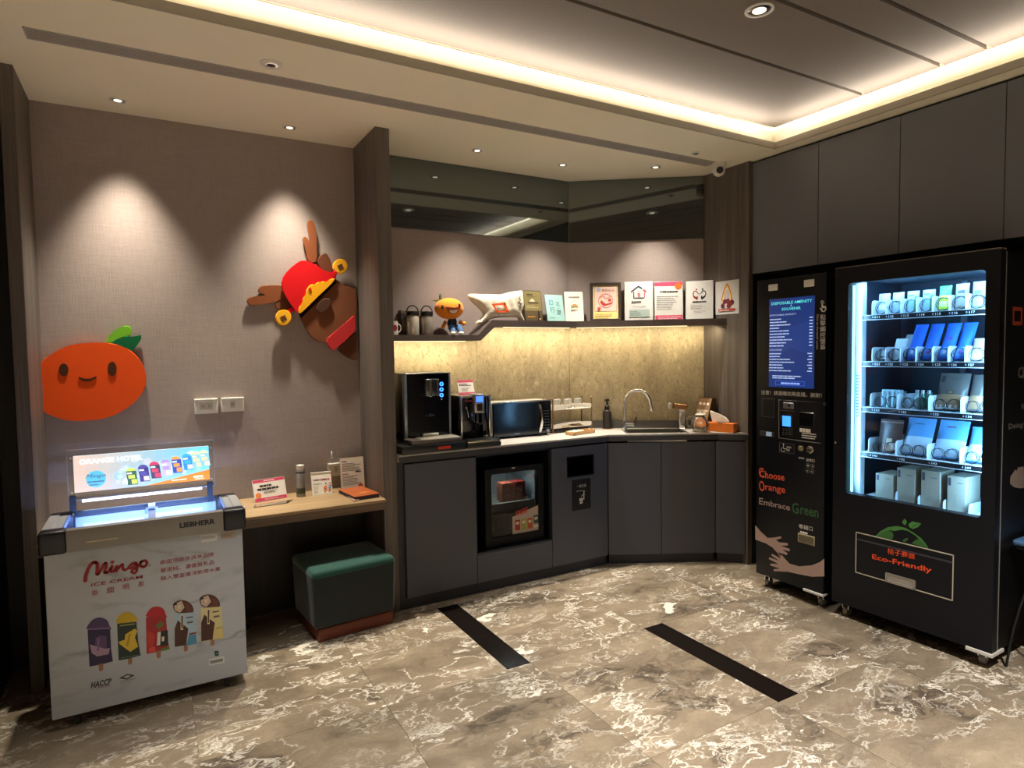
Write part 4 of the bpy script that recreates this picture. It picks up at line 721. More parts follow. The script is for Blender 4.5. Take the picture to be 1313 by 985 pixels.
for x, y0, y1, cc in ((395, 572, 660, '#9d2622'), (447, 563, 652, '#a3a03a'), (499, 556, 644, '#b9552a'), (551, 530, 600, '#3f5650')):
    st.P([(x, y0), (x + 42, y0 - 6), (x + 44, y1 - 6), (x + 2, y1)], cc).P([(x + 8, y0 + 16), (x + 34, y0 + 12), (x + 34, y0 + 34), (x + 8, y0 + 38)], '#e0cfae')
st.P([(551, 612), (593, 606), (594, 628), (553, 634)], '#d9d2c0').build()
pr = Print('emblem', dr, (0, .0115, 0), (1, 0, 0), (0, 0, 1), root=t).zoom(600, 580, 6.567); q = [pr.px(p) for p in ell(525, 205, 34, 11, 24)]; pr.line(q + [q[0]], .004, '#c9c6c0').build()

# ------------------------------------------------------------------ things on the wall shelf
LZ, HZ = 1.7062, 1.8125; c = lp(None, 504.5, 430, 'y', 4.02)
c = Vector((lp(None, 504, 430, 'y', 4.03).x, 4.03, LZ)); t = thing('mug', 'white mug with a red print beside the wood column on the low shelf', 'mug', c); hm = lp(t, 504, 412, 'y', 0).z
MB().lathe([(.03, 0), (.033, .004), (.033, hm), (.030, hm), (.029, .006), (.0, .006)], n=24, cap=False).lathe([(.03, 0), (.029, .001)], n=24).build('cup', mat('mug_white', '#cfc4bb', .3), t); MB().tube([(.032 + .022 * math.sin(R_(a)), -.004, hm * .5 + hm * .3 * math.cos(R_(a))) for a in range(0, 181, 20)], .004, 8).build('handle', mat('mug_white', '#cfc4bb', .3), t)
mb = MB()
for i in range(8):
    a0, a1 = R_(-130 + i * 11), R_(-119 + i * 11); h0 = hm * .22 * math.sin(math.pi * (i + .02) / 8); h1 = hm * .22 * math.sin(math.pi * (i + 1) / 8); R0 = .0334
    mb.bm.faces.new([mb.bm.verts.new(v) for v in ((R0 * math.cos(a0), R0 * math.sin(a0), hm * .5 - h0 - .001), (R0 * math.cos(a1), R0 * math.sin(a1), hm * .5 - h1 - .001), (R0 * math.cos(a1), R0 * math.sin(a1), hm * .5 + h1 + .001), (R0 * math.cos(a0), R0 * math.sin(a0), hm * .5 + h0 + .001))])
mb.build('print', mat('mug_red', '#8f2c2a', .4), t)
a = lp(None, 513, 430, 'y', 4.10).x; b = lp(None, 549, 430, 'y', 4.09).x; z1 = lp(None, 512, 398, 'y', 4.09).z
t = thing('storage_box', 'dark brown open box behind the two steel flasks', 'box', (a, 4.075, LZ)); hb = z1 - LZ
MB().box((0, 0, 0), (.006, .058, hb)).box((0, 0, 0), (b - a, .006, hb * .9)).box((b - a - .006, 0, 0), (b - a, .058, hb)).box((0, .052, 0), (b - a, .058, hb)).box((0, 0, 0), (b - a, .058, .006)).build('box', mat('box_brown', '#6d5440', .6), t); box('flap', (.0, -.002, hb * .6), (.03, 0, hb * .88), mat('box_dark', '#2c211a', .6), t)
for px0, px1, hx_, lab in ((521.5, 537.5, '#d2c9b8', 'pale steel flask with black loop lid, left of two on the low shelf'), (540, 555.5, '#a0968a', 'grey steel flask with black loop lid, beside the orange plush')):
    A, B = lp(None, px0, 430, 'y', 4.035), lp(None, px1, 430, 'y', 4.035); r = (B.x - A.x) / 2 * .95; t = thing('flask', lab, 'flask', ((A.x + B.x) / 2, 4.035, LZ), 0, 'flasks on the low shelf')
    k = lp(t, 530, 404.5, 'y', 0).z; z2 = lp(t, 530, 400, 'y', 0).z; z3 = lp(t, 530, 391.5, 'y', 0).z
    MB().lathe([(r * .95, 0), (r, .004), (r, k * .86), (r * .86, k * .97), (r * .8, k)], n=28).build('body', mat('flask ' + hx_, hx_, .32, .45), t); lid = MB().lathe([(r * .98, k), (r, k + .004), (r, z2 - .002), (r * .94, z2 + .003)], n=28).build('lid', BLKP, t)
    MB().tube([(-r * 1.0 * math.cos(R_(a)), 0, z2 - .006 + (z3 - z2 + .004) * math.sin(R_(a))) for a in range(0, 181, 12)], .0042, 8).build('loop', BLKP, lid); MB().cyl((-r * 1.08, 0, z2 - .008), (-r * .98, 0, z2 - .008), .006, n=10).cyl((r * .98, 0, z2 - .008), (r * 1.08, 0, z2 - .008), .006, n=10).build('rivet', CHR, lid)
# plush fruit
Zp = (490, 370, 7.724); YP = 4.02; c = lp(None, Zp[0] + 710 / Zp[2], 430, 'y', YP); t = thing('plush_toy', 'orange fruit plush toy in blue dungarees sitting on the low shelf', 'plush toy', (c.x, YP, LZ)); q = lambda x, y, yv=0: lp(t, Zp[0] + x / Zp[2], Zp[1] + y / Zp[2], 'y', yv)
OP = mat('orange_plush', '#e88316', .9, bump=.4, scale=120, sheen=.4); hc = q(664, 200); hr = (q(803, 200).x - q(527, 200).x) / 2; hv = (q(664, 92).z - q(664, 305).z) / 2
hd = MB().ball((hc.x, 0, hc.z), (hr, hr * .72, hv), 28, 18).build('head', OP, t)
def onhead(x, y):
    v = q(x, y, -hr * .6); dx = (v.x - hc.x) / hr; dz = (v.z - hc.z) / hv; return Vector((v.x, -hr * .72 * math.sqrt(max(0, 1 - dx * dx - dz * dz)), v.z))
for x, y in ((603, 184), (762, 172)):
    v = onhead(x, y); e = MB().ball(v, (.011, .005, .0155), 14, 10).build('eye', mat('plush_black', '#1c130e', .25), hd); MB().ball(v + Vector((-.002, -.004, .005)), .002, 8, 6).build('glint', WHT, hd)
mo = [(632, 186), (700, 195), (760, 180), (764, 208), (740, 240), (702, 254), (662, 244), (638, 214)]; pts = [onhead(x, y) for x, y in mo]
MB().prism([v + Vector((0, -.003, 0)) for v in pts], (0, .006, 0)).build('mouth', mat('mouth_brown', '#b8521a', .8), hd); MB().prism([onhead(x, y) + Vector((0, -.0045, 0)) for x, y in ((660, 218), (742, 214), (728, 240), (702, 248), (674, 240))], (0, .005, 0)).build('teeth', mat('plush_white', '#e9e2d2', .8), hd); MB().tube([v + Vector((0, -.003, 0)) for v in [onhead(x, y) for x, y in ((632, 186), (668, 190), (702, 196), (735, 188), (760, 180))]], .0025, 6).build('lip', mat('mouth_line', '#7a3310', .8), hd)
mb = MB(); s0, s1 = q(578, 110), q(578, 52); mb.tube([(s0.x, 0, s0.z), (s0.x + .001, 0, (s0.z + s1.z) / 2), (s1.x, 0, s1.z)], [.008, .011, .005], 10); mb.build('stalk', mat('leaf_dark', '#4f6b2a', .8), hd)
l0, l1 = q(560, 122), q(487, 120); MB().prism([(l0.x, 0, l0.z - .002), (l0.x - .015, -.006, l0.z + .007), (l1.x, -.004, l1.z), (l0.x - .015, .0, l0.z - .006)], (0, .004, 0)).build('leaf', mat('leaf_light', '#8fb85a', .8), hd)
JN = mat('blue_denim', '#4f74a8', .9, bump=.3, scale=150); DNV = mat('navy_denim', '#26344f', .9); SKN = mat('plush_tan', '#b8743a', .9)
b0, b1 = q(690, 300), q(690, 405); MB().ball(((b0.x), 0, (b0.z + b1.z) / 2), (.034, .026, (b0.z - b1.z) / 2 + .006), 18, 12).build('torso', DNV, t)
for (sx, sy), (ex, ey), nm_ in (((625, 330), (595, 378), 'arm'), ((760, 330), (800, 348), 'arm')):
    s0, e0 = q(sx, sy), q(ex, ey); ar = MB().tube([(s0.x, -.004, s0.z), ((s0.x + e0.x) / 2, -.01, (s0.z + e0.z) / 2), (e0.x, -.016, e0.z)], [.013, .013, .010], 10).build('arm', SKN, t); MB().ball((e0.x, -.018, e0.z), .0145, 12, 8).build('hand', OP, ar)
for x0_, x1_ in ((680, 668), (725, 748)):
    s0, e0 = q(x0_, 385), q(x1_, 445); lg = MB().tube([(s0.x, -.0, s0.z), ((s0.x + e0.x) / 2, -.035, s0.z - .002), (e0.x, -.05, .022)], [.022, .022, .02], 12).build('leg', JN, t); MB().ball((e0.x, -.056, .0135), (.021, .019, .0135), 14, 10).build('shoe', mat('plush_white', '#e9e2d2', .8), lg)
for sx in (-1, 1): MB().tube([(b0.x + sx * .018, -.022, b1.z + .02), (b0.x + sx * .022, -.024, b0.z - .018), (b0.x + sx * .02, -.012, b0.z)], .005, 6).build('strap', DNV, t)
# cotton drawstring bag
Zb = (590, 370, 11.936); YB_ = 4.02
t = thing('cotton_bag', 'cream cotton bag with an orange square logo slumped on the shelf step', 'bag', (lp(None, 640, 412, 'y', YB_).x, YB_, HZ)); q = lambda x, y, yv=0: lp(t, Zb[0] + x / Zb[2], Zb[1] + y / Zb[2], 'y', yv)
ol = [(120, 92), (300, 85), (470, 88), (620, 92), (760, 55), (880, 38), (950, 40), (965, 120), (975, 230), (965, 310), (940, 370), (985, 492), (960, 512), (905, 470), (850, 440), (700, 440), (520, 455), (420, 490), (320, 545), (255, 540), (240, 520), (300, 470), (345, 390), (270, 290), (170, 200)]
from mathutils.geometry import delaunay_2d_cdt
P = [Vector((q(*v).x, q(*v).z)) for v in ol]; P = [Vector((v.x, v.y)) for v in spline([(v.x, v.y, 0) for v in P], 3)]; n0 = len(P)
x0, x1, z0, z1 = min(v.x for v in P), max(v.x for v in P), min(v.y for v in P), max(v.y for v in P)
def inside(pt):
    c_ = False
    for a, b in zip(P, P[1:] + P[:1]):
        if (a.y > pt.y) != (b.y > pt.y) and pt.x < (b.x - a.x) * (pt.y - a.y) / (b.y - a.y) + a.x: c_ = not c_
    return c_
def dist(pt):
    m_ = 9
    for a, b in zip(P, P[1:] + P[:1]):
        e = b - a; k = max(0, min(1, (pt - a).dot(e) / max(e.length_squared, 1e-12))); m_ = min(m_, (pt - a - e * k).length)
    return m_
PT = P + [v for v in (Vector((x0 + (x1 - x0) * (i + .5 * (j % 2)) / 30, z0 + (z1 - z0) * j / 16)) for i in range(31) for j in range(17)) if inside(v) and dist(v) > .005]
V_, E_, F_ = delaunay_2d_cdt(PT, [(i, (i + 1) % n0) for i in range(n0)], [], 1, 1e-5)[:3]
mb = MB(); rnb = random.Random(3)
def puff(v):
    d = min(dist(v), .05); return .035 * (1 - (1 - d / .05) ** 2) + .0022 * math.sin(v.x * 95 + v.y * 40) * min(1, d / .02) + .0016 * math.sin(v.y * 160 - v.x * 60) * min(1, d / .02)
f_ = [mb.bm.verts.new((v.x, -puff(v), v.y)) for v in V_]; b_ = [mb.bm.verts.new((v.x, .003 + .016 * min(dist(v), .03) / .03, v.y)) for v in V_]
for a in F_: mb.bm.faces.new([f_[k] for k in a]); mb.bm.faces.new([b_[k] for k in a][::-1])
edge = [min(range(len(V_)), key=lambda k: (V_[k] - v).length) for v in P]
for k in range(n0):
    a, b = edge[k], edge[(k + 1) % n0]
    if a != b:
        try: mb.bm.faces.new((f_[a], b_[a], b_[b], f_[b]))
        except ValueError: pass
CT = mat('cream_cotton', '#d8ceb8', .9, bump=.4, scale=26, var=.05); mb.build('bag', CT, t, 70)
p = Print('logo', t, (0, -.042, 0), (1, 0, 0), (0, 0, 1)).zoom(*Zb)
O1 = '#dc5a1e'
for a, b, c_, d in (((478, 235), (690, 215), (697, 250), (515, 262)), ((690, 215), (752, 362), (702, 350), (660, 248)), ((752, 362), (565, 372), (562, 345), (705, 338)), ((565, 372), (478, 235), (520, 255), (580, 352))): p.P([a, b, c_, d], O1); p.k -= 1
p.line([p.px((578, 412)), p.px((640, 408))], .004, '#8a8072').line([p.px((660, 407)), p.px((672, 406))], .004, '#8a8072').line([p.px((694, 405)), p.px((770, 400))], .004, '#8a8072').build()
MB().tube(spline([q(930, 110, -.03), q(905, 140, -.036), q(925, 175, -.036), q(895, 205, -.038), q(935, 235, -.036), q(905, 265, -.036), q(930, 295, -.03)], 4, False), .0035, 6).build('cord', mat('cord_grey', '#8b8272', .8), t)
# boards in a row
def upright(name, label, cat, A, B, hpx, m, back=.12, thick=.006, z=HZ):
    r = Vector((B.x - A.x, B.y - A.y, 0)); t = thing(name, label, cat, (A.x, A.y, z), math.atan2(r.y, r.x)); hh = lp(t, *hpx, 'y', 0).z / (1 - math.sin(back) * .1)
    up = Vector((0, math.sin(back), math.cos(back))); n = Vector((0, -math.cos(back), math.sin(back))); return t, r.length, hh, up, n
def board(t, wd, hh, up, n, m, name='board', thick=.006, bev=.001):
    return MB().prism([Vector((0, 0, 0)), Vector((wd, 0, 0)), Vector((wd, 0, 0)) + up * hh, up * hh], -n * thick, bev).build(name, m, t)
def yl(px, y=4.06): return lp(None, px, 411, 'y', y)
def al(px, off=.06):      # a point in front of the angled wall
    o = AW + NW * off; d = ROT.transposed() @ Vector(((px - CX) / FPX, -(411 - CY) / FPX, 1)); k = (o - CAM).dot(NW) / d.dot(NW); return CAM + d * k
Zr = (660, 350, 8.753)
t, wd, hh, up, n = upright('display_card', 'olive-gold acrylic display card, right of the cotton bag', 'sign', yl(673.5, 4.07), yl(696.5, 4.07), (685, 372.5), None)
mb = MB(); r_c = .012
rp = []
for cxx, czz, a0 in ((wd - r_c, hh - r_c, 0), (r_c, hh - r_c, 90)):
    for k in range(5): rp.append((cxx + r_c * math.cos(R_(a0 + k * 22.5)), czz + r_c * math.sin(R_(a0 + k * 22.5))))
mb.prism([Vector((x, 0, 0)) + up * z for x, z in [(0, 0), (wd, 0)] + rp], -n * .006); mb.build('board', mat('card_edge', '#3d3622', .4), t)
p = Print('print', t, (0, 0, 0), (1, 0, 0), up); p.rect(.004, .003, wd - .004, hh - .005, '#83764a').rect(.004, .003, wd - .004, hh * .35, '#5a4a30').poly([(wd * .3, hh * .64), (wd * .62, hh * .64), (wd * .56, hh * .7), (wd * .46, hh * .74), (wd * .36, hh * .69)], '#cfc6a8').rect(wd * .22, hh * .58, wd * .8, hh * .62, '#3a3320').bars(wd * .12, hh * .44, wd * .85, hh * .54, 2, '#b5a878', 3).bars(wd * .18, hh * .84, wd * .6, hh * .90, 1, '#2f2918', 12, .8).bars(wd * .18, hh * .79, wd * .9, hh * .82, 1, '#4a4228', 4).poly([(wd * .72, hh * .04), (wd * .86, hh * .04), (wd * .83, hh * .3), (wd * .78, hh * .38), (wd * .73, hh * .28)], '#2c2114').bars(wd * .15, hh * .13, wd * .62, hh * .2, 1, '#c98a3a', 6, .5).disc(wd * .83, hh * .08, wd * .04, '#d9c9a0', 8).build()
t, wd, hh, up, n = upright('travel_booklet', 'pale turquoise booklet with large dark characters, third from the bag', 'book', yl(702.5, 4.04), yl(725, 4.04), (711, 377.5), None, .2)
bd = board(t, wd, hh, up, n, mat('turquoise_paper', '#9fc9c4', .6), 'cover', .008)
p = Print('print', t, (0, 0, 0), (1, 0, 0), up); p.ringp(wd * .5, hh * .5, wd * .4, .002, '#d5e6e2').rect(wd * .2, hh * .62, wd * .42, hh * .8, '#3f8f98').text('北', wd * .56, hh * .58, hh * .18, '#2f4a50').disc(wd * .68, hh * .5, .004, '#2f4a50', 8).text('旅', wd * .56, hh * .25, hh * .2, '#2f4a50').text('行', wd * .2, hh * .34, hh * .2, '#47717a').text('臺', wd * .22, hh * .64, hh * .14, '#bfe0de').bars(wd * .1, hh * .12, wd * .6, hh * .17, 1, '#5d8a8e', 4).build()
t, wd, hh, up, n = upright('certificate_frame', 'cream card frame with a small rainbow house print, left of the dark frame', 'picture', yl(725.5, 4.02), Vector((2.93, 3.965, 0)), (732, 373.5), None, .2)
board(t, wd, hh, up, n, mat('cream_card', '#e0d8c6', .6), 'frame', .010)
p = Print('print', t, (0, 0, 0), (1, 0, 0), up); p.frame(wd * .1, hh * .08, wd * .9, hh * .92, .0015, '#c9bda4').rect(wd * .2, hh * .79, wd * .82, hh * .84, '#8a8478').line([(wd * .32, hh * .5), (wd * .32, hh * .62), (wd * .52, hh * .74), (wd * .72, hh * .62), (wd * .72, hh * .5)], .002, '#6f6a60')
for k, c_ in enumerate(('#c9824a', '#d9b46a', '#9a6a4a')): p.ringp(wd * .52, hh * .46, wd * (.18 - .05 * k), wd * .035, c_, 14, 0, 180)
p.line([(wd * .2, hh * .46), (wd * .84, hh * .46)], .0015, '#8a8478').bars(wd * .3, hh * .34, wd * .76, hh * .42, 2, '#7d766a', 5).build()
A, B = al(757, .055), al(797, .055); t, wd, hh, up, n = upright('certificate_frame', 'dark brown picture frame holding a pink and yellow certificate', 'picture', A, B, (770, 362), None, .14)
fw = .022; mb = MB()
for (u0, v0, u1, v1) in ((0, 0, wd, fw), (0, hh - fw, wd, hh), (0, fw, fw, hh - fw), (wd - fw, fw, wd, hh - fw)):
    mb.prism([Vector((u0, 0, 0)) + up * v0, Vector((u1, 0, 0)) + up * v0, Vector((u1, 0, 0)) + up * v1, Vector((u0, 0, 0)) + up * v1], -n * .018, .002)
mb.build('frame', wood('frame_wood', '#241813', '#3d2b22', 'x'), t)
b_ = MB().prism([Vector((fw, 0, 0)) + up * fw - n * .008, Vector((wd - fw, 0, 0)) + up * fw - n * .008, Vector((wd - fw, 0, 0)) + up * (hh - fw) - n * .008, Vector((fw, 0, 0)) + up * (hh - fw) - n * .008], -n * .006).build('certificate', mat('cert_yellow', '#e3cf86', .5), t)
p = Print('print', t, -n * .008, (1, 0, 0), up); u0, u1, v0, v1 = fw + .012, wd - fw - .012, fw + .06, hh - fw - .008
p.rect(u0, v0, u1, v1, '#e6c3b4').frame(u0, v0, u1, v1, .002, '#8f6a4a'); W_ = u1 - u0; H_ = v1 - v0
p.ringp(u0 + W_ * .5, v0 + H_ * .42, W_ * .32, .004, '#b43a34').poly([(u0 + W_ * .25, v0 + H_ * .36), (u0 + W_ * .4, v0 + H_ * .2), (u0 + W_ * .75, v0 + H_ * .28), (u0 + W_ * .8, v0 + H_ * .36), (u0 + W_ * .5, v0 + H_ * .3), (u0 + W_ * .3, v0 + H_ * .46)], '#b43a34').disc(u0 + W_ * .68, v0 + H_ * .45, W_ * .08, '#c4524a').line([(u0 + W_ * .22, v0 + H_ * .55), (u0 + W_ * .4, v0 + H_ * .62), (u0 + W_ * .5, v0 + H_ * .5), (u0 + W_ * .75, v0 + H_ * .6)], .003, '#b43a34').disc(u0 + W_ * .18, v0 + H_ * .88, W_ * .09, '#9fb0c4')
for k in range(4): p.frame(u0 + W_ * (.34 + .15 * k), v0 + H_ * .82, u0 + W_ * (.42 + .15 * k), v0 + H_ * .89, .003, '#b5695a')
p.disc(u0 + W_ * .2, v0 + H_ * .1, W_ * .08, '#b8473c', 8).bars(u0 + W_ * .02, fw + .012, u1, fw + .05, 2, '#b39a50', 9, .4).build()
CLR = mat('poster_paper', '#d7d5d0', .55)
def poster(a, b, tp, label, off=.05, name='acrylic_poster', off2=None):
    A, B = al(a, off), al(b, off2 or off); t, wd, hh, up, n = upright(name, label, 'poster', A, B, tp, None, .08); board(t, wd, hh, up, n, CLR, 'sheet', .004)
    fr = MB()
    for u0, u1 in ((-.003, 0), (wd, wd + .003)): fr.prism([Vector((u0, 0, 0)) + n * .003, Vector((u1, 0, 0)) + n * .003, Vector((u1, 0, 0)) + up * hh + n * .003, Vector((u0, 0, 0)) + up * hh + n * .003], -n * .009)
    fr.prism([n * .02, Vector((wd, 0, 0)) + n * .02, Vector((wd, 0, 0)), Vector((0, 0, 0))], (0, 0, .003)); fr.build('acrylic_holder', glass('acrylic_clear', '#e9e4da', 1.2, .03, .06), t)
    return t, wd, hh, Print('print', t, (0, 0, 0), (1, 0, 0), up)
t, W_, H_, p = poster(801, 837.5, (818, 361), 'white acrylic poster with a blue and red house emblem, first right of the dark frame')
p.line([(W_ * .33, H_ * .74), (W_ * .33, H_ * .58), (W_ * .7, H_ * .58)], .008, '#2f3550').line([(W_ * .24, H_ * .74), (W_ * .5, H_ * .88), (W_ * .62, H_ * .82)], .010, '#2f3550').line([(W_ * .7, H_ * .58), (W_ * .71, H_ * .72)], .007, '#b3324a').poly([(W_ * .64, H_ * .78), (W_ * .7, H_ * .8), (W_ * .8, H_ * .73), (W_ * .72, H_ * .74)], '#b3324a').frame(W_ * .47, H_ * .62, W_ * .55, H_ * .7, .005, '#b3324a').line([(W_ * .44, H_ * .76), (W_ * .5, H_ * .74), (W_ * .58, H_ * .78)], .003, '#8b8fa0').bars(W_ * .25, H_ * .46, W_ * .78, H_ * .51, 1, '#3b3b42', 21, .8).bars(W_ * .3, H_ * .36, W_ * .75, H_ * .39, 1, '#8a8a8c', 2).rect(W_ * .16, H_ * .1, W_ * .88, H_ * .29, '#a9b9b2').bars(W_ * .19, H_ * .13, W_ * .6, H_ * .26, 4, '#6d827a', 4).build()
t, W_, H_, p = poster(839.5, 876, (858, 361), 'white acrylic poster with pink bands and a small orange fruit, middle of the three posters')
p.rect(.002, H_ * .89, W_ - .002, H_ * .995, '#d9486a').rect(.004, .006, W_ - .004, H_ * .13, '#d9486a').disc(W_ * .84, H_ * .88, W_ * .12, '#e0702a').bars(W_ * .2, H_ * .72, W_ * .85, H_ * .77, 1, '#3a3432', 22, .8).bars(W_ * .08, H_ * .46, W_ * .9, H_ * .66, 4, '#55504c', 6, .25).bars(W_ * .08, H_ * .28, W_ * .95, H_ * .45, 4, '#55504c', 8, .25).bars(W_ * .12, H_ * .03, W_ * .95, H_ * .11, 2, '#f2c4cf', 2, .5).build()
t, W_, H_, p = poster(879, 914.5, (896, 360), 'white acrylic poster with two hearts emblem, right of the three posters', off=.06, off2=.115)
for sx, c_ in ((-1, '#8f2a30'), (1, '#2b2c38')):
    p.line([(W_ * (.5 + sx * k[0]), H_ * k[1]) for k in ((.06, .68), (.12, .74), (.2, .73), (.23, .66), (.2, .58), (.1, .52))], .006, c_).poly([(W_ * (.5 + sx * k[0]), H_ * k[1]) for k in ((.23, .64), (.2, .57), (.08, .5), (.05, .56), (.07, .62), (.12, .58))], c_).disc(W_ * (.5 + sx * .11), H_ * .78, .006, c_, 8)
p.line([(W_ * .42, H_ * .68), (W_ * .5, H_ * .66), (W_ * .58, H_ * .68)], .004, '#77777c').bars(W_ * .25, H_ * .44, W_ * .78, H_ * .485, 1, '#3b3b42', 23, .8).frame(W_ * .18, H_ * .26, W_ * .85, H_ * .40, .0015, '#a9a8a6').bars(W_ * .2, H_ * .28, W_ * .8, H_ * .39, 3, '#8a8a8a', 3, .35).bars(W_ * .3, H_ * .17, W_ * .8, H_ * .24, 2, '#8a8a8a', 5, .4).build()
# poster taped to the wood column
a, b = lp(None, 917.5, 404, 'x', 3.75), lp(None, 947.5, 400, 'x', 3.75); z1 = lp(None, 932, 360, 'x', 3.75).z
t = thing('paper_poster', 'white paper poster with a flame and hands emblem taped on the wood column', 'poster', (3.7515, a.y, a.z), R_(-90)); wd = a.y - b.y; hh = z1 - a.z
box('sheet', (0, -.002, 0), (wd, 0, hh), CLR, t); p = Print('print', t, (0, -.002, 0), (1, 0, 0), (0, 0, 1)); c_ = '#d8762f'
fl_ = lambda k, *pts: p.poly([(wd * (.49 + (a - .49) * k), hh * (.5 + (b - .5) * k)) for a, b in pts], None or c_)
FLM = ((.24, .28), (.27, .5), (.33, .66), (.42, .84), (.5, .93), (.6, .82), (.68, .64), (.73, .45), (.74, .26), (.5, .2))
fl_(1, *FLM); c_ = '#f0c85a'; fl_(.84, *FLM); c_ = '#e9e5e1'; fl_(.68, *FLM)
for k in range(4): p.line([(wd * (.40 + .06 * k), hh * .42), (wd * (.41 + .058 * k), hh * (.66 + .06 * (k in (1, 2))))], .0035, '#8a3a2c')
for k, (u, v) in enumerate(((.27, .33), (.38, .29), (.5, .33), (.62, .31), (.72, .35), (.46, .25), (.58, .24), (.33, .25), (.55, .39), (.42, .38))): p.disc(wd * u, hh * v, wd * .085, ['#d9c9c4', '#7d2028', '#5f2440', '#8a2b2a', '#6d1f30'][k % 5], 10)
p.rect(wd * .14, hh * .09, wd * .86, hh * .16, '#b3382c').bars(wd * .18, hh * .1, wd * .82, hh * .15, 1, '#e8c8b8', 3, .6).build()

# ------------------------------------------------------------------ ice cream freezer with light box
def frzmarble():
    m, nt, b = base('freezer_marble_foil'); L = nt.links.new; tc = nd(nt, 'ShaderNodeTexCoord'); mp = nd(nt, 'ShaderNodeMapping'); mp.inputs['Rotation'].default_value = (0, -.5, 0); mp.inputs['Scale'].default_value = (1, 1, 2.2); L(tc.outputs['Object'], mp.inputs[0])
    w_ = nd(nt, 'ShaderNodeTexNoise', Scale=2.2, Detail=5.0); L(mp.outputs[0], w_.inputs['Vector']); s_ = nd(nt, 'ShaderNodeMath', operation='SUBTRACT'); s_.inputs[1].default_value = .5; L(w_.outputs['Fac'], s_.inputs[0]); a_ = nd(nt, 'ShaderNodeMath', operation='ABSOLUTE'); L(s_.outputs[0], a_.inputs[0])
    r1 = nd(nt, 'ShaderNodeMapRange'); r1.inputs['From Max'].default_value = .035; r1.inputs['To Min'].default_value = 1; r1.inputs['To Max'].default_value = 0; L(a_.outputs[0], r1.inputs[0])
    n2 = nd(nt, 'ShaderNodeTexNoise', Scale=3.0); L(mp.outputs[0], n2.inputs['Vector']); r2 = nd(nt, 'ShaderNodeMapRange'); r2.inputs['From Min'].default_value = .48; r2.inputs['From Max'].default_value = .68; L(n2.outputs['Fac'], r2.inputs[0])
    mu = nd(nt, 'ShaderNodeMath', operation='MULTIPLY'); L(r1.outputs[0], mu.inputs[0]); L(r2.outputs[0], mu.inputs[1])
    mx = nd(nt, 'ShaderNodeMix', data_type='RGBA'); mx.inputs['A'].default_value = hexc('#b6bdc7'); mx.inputs['B'].default_value = hexc('#8f959c'); L(mu.outputs[0], mx.inputs['Factor']); L(mx.outputs['Result'], b.inputs['Base Color']); b.inputs['Roughness'].default_value = .35; return m
FM = frzmarble(); NAVY = mat('navy_plastic', '#0a0e18', .4); ALU = mat('aluminium_trim', '#c4c6ca', .35, .5)
t = thing('chest_freezer', 'white marble-look ice cream chest freezer with a lit sign, left against the desk', 'freezer', (-.413, 3.21, 0)); W, D = .773, .385; ZB, ZC, ZT = .06, .768, .862
mb = MB(); mb.box((.004, .0, ZB), (W - .004, .03, ZC), .006, 2); mb.box((.004, D - .03, ZB), (W - .004, D, ZC)); mb.box((.004, .02, ZB), (.034, D - .01, ZC)); mb.box((W - .034, .02, ZB), (W - .004, D - .01, ZC)); mb.box((.02, .02, ZB), (W - .02, D - .02, ZB + .04)); mb.build('body', FM, t)
LIN = mat('freezer_liner', '#b8c4dc', .4); MB().box((.034, .03, .55), (W - .034, D - .03, .555)).box((.034, .03, .555), (.040, D - .03, ZT - .03)).box((W - .04, .03, .555), (W - .034, D - .03, ZT - .03)).box((.034, .03, .555), (W - .034, .036, ZT - .03)).box((.034, D - .020, .555), (W - .034, D - .014, ZT - .03)).build('liner', LIN, t)
cl = MB().box((.085, -.016, ZC), (W - .085, .03, ZT), .004, 2).build('front_collar', mat('collar_grey', '#8a8884', .45), t)
for x0, x1 in ((-.012, .087), (W - .087, W + .012)): MB().box((x0, -.02, ZC - .004), (x1, .06, ZT + .002), .014, 3).build('corner_cap', NAVY, t); MB().box((x0, D - .06, ZC - .004), (x1, D + .006, ZT + .002), .014, 3).build('corner_cap', NAVY, t)
box('rear_collar', (.085, D - .012, ZC), (W - .085, D, ZT), NAVY, t, .003)
for x0, x1 in ((-.01, .036), (W - .036, W + .01)): box('side_rail', (x0, .05, ZC), (x1, D - .05, ZT), ALU, t, .006)
for x0, x1 in ((.036, .062), (W - .062, W - .036)): box('inner_rail', (x0, .03, ZT - .02), (x1, D - .013, ZT - .004), ALU, t, .002)
gg = glass('freezer_glass', '#e9f2ff', .3, .02, .0)
ld = box('lid_pane', (.062, .03, ZT - .016), (.40, D - .013, ZT - .012), gg, t); l2 = box('lid_pane', (.37, .03, ZT - .010), (W - .062, D - .013, ZT - .006), gg, t)
FR = mat('lid_frame_blue', '#8ea6d8', .3, .3)
MB().box((.385, .03, ZT - .012), (.415, D - .013, ZT - .002)).box((.375, D * .55, ZT - .002), (.425, D * .62, ZT + .006)).build('lid_bar', FR, l2); MB().box((.062, .03, ZT - .018), (.072, D - .013, ZT - .004)).build('lid_bar', FR, ld); MB().box((W - .072, .03, ZT - .012), (W - .062, D - .013, ZT - .002)).build('lid_bar', FR, l2)
l = area('freezer_lamp', (0, 0, 0), 0, .6, .02, 5.5, (.36, .52, 1)); l.parent = t; l.location = (W / 2, .06, ZT - .035); l.rotation_euler = (R_(35), 0, 0)
box('lamp_strip', (.08, .038, ZT - .05), (W - .08, .046, ZT - .046), mat('freezer_led', '#cfdcff', .4, var=0, emit=1.2), t)
box('collar_grip', (.155, -.0175, .80), (.27, -.015, .805), mat('grip_cream', '#c9bb95', .4), cl)
